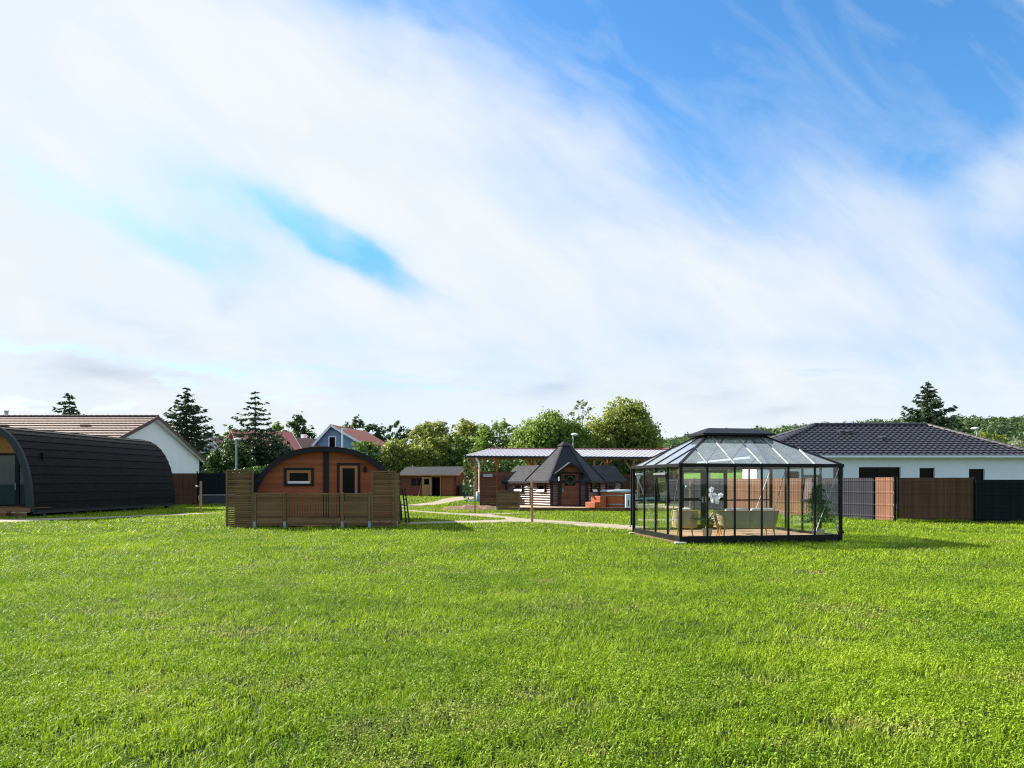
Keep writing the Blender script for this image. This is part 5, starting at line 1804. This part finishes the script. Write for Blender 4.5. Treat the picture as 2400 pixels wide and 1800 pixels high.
def blades(y0, y1, dens, h0, w0, seg2):
    x, y = scatter(y0, y1, dens)
    d = dryness(x, y)
    clump = value_noise(x, y, 7.5, 41) * .55 + value_noise(x, y, 19, 42) * .45
    keep = rg.random(len(x)) < np.clip(-.1 + 1.5 * clump - .35 * d, .1, 1)
    x, y, d, clump = x[keep], y[keep], d[keep], clump[keep]
    n = len(x)
    h = h0 * (.45 + .95 * clump) * rg.uniform(.55, 1.25, n) * (1 - .5 * d)
    yaw = rg.uniform(0, 2 * PI, n)
    ln = rg.uniform(.4, 1.9, n) * h
    swirl = value_noise(x, y, 1.7, 43) * 8
    lx, ly = np.cos(yaw + 1.57 + rg.normal(size=n) * .7 + 0 * swirl) * ln, np.sin(yaw + 1.57 + rg.normal(size=n) * .7) * ln
    w = w0 * rg.uniform(.6, 1.4, n)
    px, py = np.cos(yaw) * w, np.sin(yaw) * w
    z = np.full(n, -.02)
    B0 = np.stack([x - px, y - py, z], 1)
    B1 = np.stack([x + px, y + py, z], 1)
    tip = np.stack([x + lx, y + ly, h], 1)
    k = clump
    if seg2:
        M0 = np.stack([x - px * .9 + lx * .35, y - py * .9 + ly * .35, h * .62], 1)
        M1 = np.stack([x + px * .9 + lx * .35, y + py * .9 + ly * .35, h * .62], 1)
        return np.stack([B0, B1, M1, M0, tip], 1).reshape(-1, 3), np.repeat(d, 5), np.repeat(k, 5)
    return np.stack([B0, B1, tip], 1).reshape(-1, 3), np.repeat(d, 3), np.repeat(k, 3)


def m_grass(name, ca, cb, straw, trans=.35, rough=.5):
    m, t = new_mat(name)
    g = nd(t, 'ShaderNodeNewGeometry')
    tc = nd(t, 'ShaderNodeTexCoord')
    at = nd(t, 'ShaderNodeAttribute', {'attribute_name': 'dry'})
    n = nd(t, 'ShaderNodeTexNoise', Vector=tc.outputs['Object'], Scale=.45, Detail=4.)
    n2 = nd(t, 'ShaderNodeTexNoise', Vector=tc.outputs['Object'], Scale=2.6, Detail=3.)
    f = mth(t, 'ADD', mth(t, 'MULTIPLY', g.outputs['Random Per Island'], .5), mth(t, 'MULTIPLY_ADD', n.outputs[0], 1.5, -.56))
    f = mth(t, 'ADD', f, mth(t, 'MULTIPLY_ADD', n2.outputs[0], .7, -.3))
    f = mth(t, 'MINIMUM', mth(t, 'MAXIMUM', f, 0.), 1.)
    c = mix(t, f, ca, cb)
    dr = mth(t, 'MULTIPLY', at.outputs['Fac'], mth(t, 'MULTIPLY_ADD', g.outputs['Random Per Island'], .8, .35), clamp=True)
    c = mix(t, dr, c, straw)
    d = nd(t, 'ShaderNodeBsdfPrincipled', Base_Color=c, Roughness=rough)
    d.inputs['Specular IOR Level'].default_value = .12
    tr = nd(t, 'ShaderNodeBsdfTranslucent', Color=c)
    mx = nd(t, 'ShaderNodeMixShader', _0=trans, _1=d.outputs[0], _2=tr.outputs[0])
    o = nd(t, 'ShaderNodeOutputMaterial')
    t.links.new(mx.outputs[0], o.inputs[0])
    return m


MG = m_grass('lawn grass', (.095, .215, .008), (.40, .52, .022), (.46, .38, .15))
MC = m_grass('clover', (.075, .185, .014), (.33, .46, .03), (.4, .36, .12), .3, .6)
for k, (y0, y1, dens, h0, w0, s2) in enumerate(((3.6, 7.5, 3300, .043, .0034, True), (7.5, 13, 1800, .042, .0052, False), (13, 24, 700, .046, .009, False), (24, 50, 170, .055, .018, False), (50, 96, 28, .08, .042, False))):
    V, d, kk = blades(y0, y1, dens, h0, w0, s2)
    o = np_mesh('grass', V, 5 if s2 else 3, MG, None, {'dry': d}, [(0, 1, 2, 3), (3, 2, 4)] if s2 else [(0, 1, 2)])
    tag(o, ('short mown lawn grass close to the camera', 'short mown lawn grass a few steps ahead', 'lawn grass in front of the gazebo and pods', 'lawn grass around the pods and paths', 'far lawn grass around the shed and carport')[k], 'grass', kind='stuff')
# longer grass left by the mower along fences, buildings and path edges
ex, ey, eh = [], [], []
for pl_ in KEEP_OUT:
    for (xa, ya), (xb_, yb_) in zip(pl_, pl_[1:] + pl_[:1]):
        L_e = math.hypot(xb_ - xa, yb_ - ya)
        ym = max(6., min(ya, yb_))
        n = int(L_e * 2200 / ym)
        t_ = rg.random(n)
        off = rg.normal(size=(n, 2)) * .045
        ex.append(xa + (xb_ - xa) * t_ + off[:, 0])
        ey.append(ya + (yb_ - ya) * t_ + off[:, 1])
        eh.append(np.full(n, .06 if len(pl_) > 6 else .085))
for p, q in ((tuple(on_a(1560)), (15.15, 30.4)), ((15.2, 30.25), (17.7, 29.3)), ((17.7, 29.25), (23.5, 26.35)), ((-23, 50.8), (-8, 51.4))):
    n = 2600
    t_ = rg.random(n)
    ex.append(p[0] + (q[0] - p[0]) * t_ + rg.normal(size=n) * .05 - .03)
    ey.append(p[1] + (q[1] - p[1]) * t_ + rg.normal(size=n) * .05 - .06)
    eh.append(np.full(n, .12))
ex, ey, eh = np.concatenate(ex), np.concatenate(ey), np.concatenate(eh)
n = len(ex)
eh = eh * rg.uniform(.35, 1.3, n) * (.4 + 1.1 * value_noise(ex, ey, 2.2, 71))
yaw = rg.uniform(0, 2 * PI, n)
ew = .00045 * ey * rg.uniform(.6, 1.3, n)
ln = eh * rg.uniform(.1, .9, n)
zz = np.full(n, -.01)
V = np.stack([np.stack([ex - np.cos(yaw) * ew, ey - np.sin(yaw) * ew, zz], 1), np.stack([ex + np.cos(yaw) * ew, ey + np.sin(yaw) * ew, zz], 1), np.stack([ex + np.sin(yaw) * ln, ey - np.cos(yaw) * ln, eh], 1)], 1).reshape(-1, 3)
o = np_mesh('grass', V, 3, MG, None, {'dry': np.repeat(value_noise(ex, ey, 1.3, 72) * .4, 3)})
tag(o, 'longer unmown grass along fences, pods and path edges', 'grass', kind='stuff')
# clover, plantain and folded leaves lying among the blades
for k, (y0, y1, dens, s0, s1) in enumerate(((3.6, 8, 5200, .0055, .0135), (8, 15, 1500, .008, .017), (15, 30, 160, .012, .026))):
    x, y = scatter(y0, y1, dens)
    pm = value_noise(x, y, 1.3, 61) * .35 + value_noise(x, y, 4.1, 62) * .35 + value_noise(x, y, 17, 63) * .3
    keep = rg.random(len(x)) < np.clip((pm - .36) * 3.4, .04, 1)
    x, y = x[keep], y[keep]
    n = len(x)
    P = np.stack([x, y, rg.uniform(.008, .05, n)], 1)
    N = np.stack([rg.normal(size=n) * .75, rg.normal(size=n) * .75, np.ones(n)], 1)
    V = cards(P, N, rg.uniform(s0, s1, n), rg, .55)
    o = np_mesh('clover', V, 4, MC, None, {'dry': np.repeat(dryness(x, y) * .6, 4)})
    tag(o, ('clover and small broad leaves among the nearest grass', 'clover leaves among the grass some steps ahead', 'clover leaves in the lawn before the pods')[k], 'clover', kind='stuff')

# ------------------------------------------------------------------ camera
cam = bpy.data.cameras.new('camera')
cam.sensor_fit = 'HORIZONTAL'
cam.sensor_width = 36.
cam.lens = 36. * F / 2400.
cam.shift_y = (HOR - 900.) / 2400.
cam.clip_end = 6000
co = bpy.data.objects.new('camera', cam)
co.location = (0, 0, EYE)
co.rotation_euler = (PI / 2, 0, 0)
COL.objects.link(co)
SC.camera = co

# ------------------------------------------------------------------ sun and sky
SUN_EL, SUN_AZ = math.radians(30), math.radians(-61)       # azimuth from +y towards +x
sd = Vector((math.sin(SUN_AZ) * math.cos(SUN_EL), math.cos(SUN_AZ) * math.cos(SUN_EL), math.sin(SUN_EL)))
su = bpy.data.lights.new('sun', 'SUN')
su.energy = 4.6
su.angle = math.radians(.53)
su.color = (1., .93, .82)
so = bpy.data.objects.new('sun', su)
so.rotation_euler = (-sd).to_track_quat('-Z', 'Y').to_euler()
COL.objects.link(so)

W = bpy.data.worlds.new('World')
SC.world = W
W.use_nodes = True
t = W.node_tree
t.nodes.clear()
sky = nd(t, 'ShaderNodeTexSky', {'sky_type': 'NISHITA', 'sun_disc': False, 'sun_elevation': SUN_EL, 'sun_rotation': SUN_AZ, 'air_density': 1.0, 'dust_density': .4, 'ozone_density': 2.2})
tc = nd(t, 'ShaderNodeTexCoord')
sep = nd(t, 'ShaderNodeSeparateXYZ', Vector=tc.outputs['Generated'])
dy = mth(t, 'MAXIMUM', sep.outputs[1], .06)
px = mth(t, 'DIVIDE', sep.outputs[0], dy)
pz = mth(t, 'DIVIDE', sep.outputs[2], dy)
hi_ = nd(t, 'ShaderNodeHueSaturation', Hue=.5, Saturation=1.3, Value=.88, Color=sky.outputs[0]).outputs[0]
lo_ = nd(t, 'ShaderNodeHueSaturation', Hue=.5, Saturation=1.45, Value=.85, Color=mix(t, 1., sky.outputs[0], (.88, .86, 1.0), 'MULTIPLY')).outputs[0]
upf = mth(t, 'MULTIPLY_ADD', pz, 7., -1.6, clamp=True)
bgs = nd(t, 'ShaderNodeBackground', Color=mix(t, upf, lo_, hi_), Strength=.1)


def rotc(a):
    ca, sa = math.cos(a), math.sin(a)
    return (mth(t, 'ADD', mth(t, 'MULTIPLY', px, ca), mth(t, 'MULTIPLY', pz, sa)), mth(t, 'SUBTRACT', mth(t, 'MULTIPLY', pz, ca), mth(t, 'MULTIPLY', px, sa)))


def fbm(ang, sx, sz, scale, detail, rough=.55, dist=0., w=0.):
    a, b = rotc(ang)
    v = nd(t, 'ShaderNodeCombineXYZ', X=mth(t, 'MULTIPLY', a, sx), Y=mth(t, 'MULTIPLY', b, sz), Z=w).outputs[0]
    return nd(t, 'ShaderNodeTexNoise', Vector=v, Scale=scale, Detail=detail, Roughness=rough, Distortion=dist).outputs[0]


ST = math.radians(-30)                                         # the cirrus streaks fall towards the hill
wisp = fbm(ST, 1., 2.5, 2.3, 9., .54, .4)
wisp2 = fbm(math.radians(-44), 1., 2.1, 2.6, 9., .54, .5, 3.)
warp1 = fbm(ST, 1., 2., 3., 6., .55, 0., 7.)
warp2 = fbm(ST, 1., 2., 3., 6., .55, 0., 11.)
wx = mth(t, 'ADD', px, mth(t, 'MULTIPLY', mth(t, 'SUBTRACT', warp1, .5), .22))
wz = mth(t, 'ADD', pz, mth(t, 'MULTIPLY', mth(t, 'SUBTRACT', warp2, .5), .16))


lx_ = mth(t, 'ADD', px, mth(t, 'MULTIPLY', mth(t, 'SUBTRACT', warp1, .5), .06))
lz_ = mth(t, 'ADD', pz, mth(t, 'MULTIPLY', mth(t, 'SUBTRACT', fbm(0., 1., 3., 9., 6., .6, 0., 2.), .5), .05))


def blob(u, v, a, b, deg, k, wx=wx, wz=wz):
    cx, cz = (u - 1200) / F, (HOR - v) / F
    ca, sa = math.cos(math.radians(deg)), math.sin(math.radians(deg))
    X_, Z_ = mth(t, 'SUBTRACT', wx, cx), mth(t, 'SUBTRACT', wz, cz)
    p = mth(t, 'DIVIDE', mth(t, 'ADD', mth(t, 'MULTIPLY', X_, ca), mth(t, 'MULTIPLY', Z_, sa)), a)
    q = mth(t, 'DIVIDE', mth(t, 'SUBTRACT', mth(t, 'MULTIPLY', Z_, ca), mth(t, 'MULTIPLY', X_, sa)), b)
    r = mth(t, 'ADD', mth(t, 'MULTIPLY', p, p), mth(t, 'MULTIPLY', q, q))
    return mth(t, 'MULTIPLY', mth(t, 'EXPONENT', mth(t, 'MULTIPLY', r, -1.)), k)


blue = None
for args in ((1700, 110, .38, .165, -13, 1.0), (2160, 150, .17, .11, -35, .75), (2420, 60, .12, .12, 0, .5), (1500, 280, .2, .06, -38, .5), (1250, 20, .3, .05, -4, .6), (2150, 215, .06, .035, -60, .5), (800, 585, .115, .03, -24, 1.0), (650, 500, .12, .04, -32, .28), (2380, 640, .2, .16, 0, .36), (2330, 420, .08, .05, 10, -.3), (1600, 520, .16, .05, -20, .3), (180, 470, .14, .03, -28, .3), (430, 560, .1, .03, -30, .3), (420, 400, .12, .05, -35, .2), (1000, 830, .2, .03, -5, .22), (1900, 800, .2, .03, -3, .3)):
    b_ = blob(*args)
    blue = b_ if blue is None else mth(t, 'ADD', blue, b_)
mod = mth(t, 'ADD', mth(t, 'MULTIPLY', wisp, .7), mth(t, 'MULTIPLY', wisp2, .5))
mod = mth(t, 'MULTIPLY_ADD', mod, 1.5, .2)
blue = mth(t, 'MULTIPLY', blue, mod)
blue = mth(t, 'ADD', blue, mth(t, 'MULTIPLY_ADD', wisp, .6, -.24))
mr = nd(t, 'ShaderNodeMapRange', {'interpolation_type': 'SMOOTHSTEP'}, Value=blue)
for k, v in zip(('From Min', 'From Max', 'To Min', 'To Max'), (.0, 1.12, 0., 1.)):
    mr.inputs[k].default_value = v
fine = fbm(math.radians(-38), 1., 2.5, 4.6, 9., .54, .5, 9.)
bluef = mth(t, 'MULTIPLY', mr.outputs[0], mth(t, 'MULTIPLY_ADD', fine, .9, .5, clamp=True))
bluef = mth(t, 'ADD', bluef, mth(t, 'MULTIPLY', mth(t, 'MULTIPLY_ADD', fine, 2.2, -1.05, clamp=True), .16), clamp=True)
back = mth(t, 'MULTIPLY_ADD', sep.outputs[1], -2.2, .25, clamp=True)      # unseen sky behind the camera cleared to deepen shade on facades facing it
bluef = mth(t, 'MAXIMUM', bluef, mth(t, 'MULTIPLY', back, .6))
# low clouds over the horizon
low = fbm(0., 1., 4.5, 6.5, 9., .6, .3, 5.)
lowm = mth(t, 'MULTIPLY', mth(t, 'SUBTRACT', .235, pz), 9., clamp=True)
gap = mth(t, 'MULTIPLY', mth(t, 'MULTIPLY_ADD', low, -7., 3.0, clamp=True), lowm)
bluef = mth(t, 'MAXIMUM', bluef, mth(t, 'MULTIPLY', gap, .45))
for args in ((70, 812, .1, .006, -5, .5), (470, 862, .09, .008, -7, .5), (230, 838, .06, .005, -5, .25), (940, 905, .12, .005, -3, .4), (780, 870, .2, .006, -4, .3)):
    bluef = mth(t, 'MAXIMUM', bluef, blob(*args, wx=lx_, wz=lz_), clamp=True)
shade = None
for args in ((250, 868, .075, .016, -4, 1.), (400, 885, .05, .01, -4, .8), (1290, 905, .03, .01, 8, .7), (1690, 925, .05, .008, 5, .5), (1830, 955, .03, .007, 5, .7), (535, 707, .02, .012, -10, .7), (850, 910, .06, .012, -4, .5), (330, 760, .12, .012, -14, .4)):
    b_ = blob(*args, wx=lx_, wz=lz_)
    shade = b_ if shade is None else mth(t, 'ADD', shade, b_)
shade = mth(t, 'MULTIPLY', shade, mth(t, 'MULTIPLY_ADD', low, 2.2, -.45, clamp=True), clamp=True)
lowg = mth(t, 'MULTIPLY', mth(t, 'MULTIPLY_ADD', low, 3.4, -1.7, clamp=True), lowm)
grey = mth(t, 'MULTIPLY_ADD', mth(t, 'ADD', mth(t, 'MULTIPLY', wisp2, .6), mth(t, 'MULTIPLY', fine, .4)), 3.0, -1.15, clamp=True)
grey = mth(t, 'MULTIPLY', grey, .5)
CB = .335
cc = mix(t, grey, (CB * .96, CB * 1.0, CB * 1.03), (CB * .67, CB * .84, CB * .98))
cc = mix(t, mth(t, 'MULTIPLY', lowg, .4), cc, (CB * .58, CB * .72, CB * .9))
cc = mix(t, mth(t, 'MULTIPLY', shade, .6), cc, (CB * .5, CB * .62, CB * .82))
bgc = nd(t, 'ShaderNodeBackground', Color=cc, Strength=1.)
ms = nd(t, 'ShaderNodeMixShader', _0=bluef, _1=bgc.outputs[0], _2=bgs.outputs[0])
wo = nd(t, 'ShaderNodeOutputWorld')
t.links.new(ms.outputs[0], wo.inputs[0])

SC.view_settings.view_transform = 'Standard'
SC.view_settings.look = 'None'
SC.view_settings.exposure = 1.5
SC.view_settings.gamma = 1.
SC.cycles.filter_width = 1.15
SC.cycles.use_adaptive_sampling = False
SC.cycles.max_bounces = 8
SC.cycles.transparent_max_bounces = 24
SC.cycles.caustics_reflective = False
SC.cycles.caustics_refractive = False
try:
    SC.cycles.use_denoising = True
    SC.cycles.denoiser = 'OPENIMAGEDENOISE'
    SC.cycles.denoising_input_passes = 'RGB_ALBEDO_NORMAL'
    SC.cycles.denoising_prefilter = 'NONE'
except Exception:
    pass
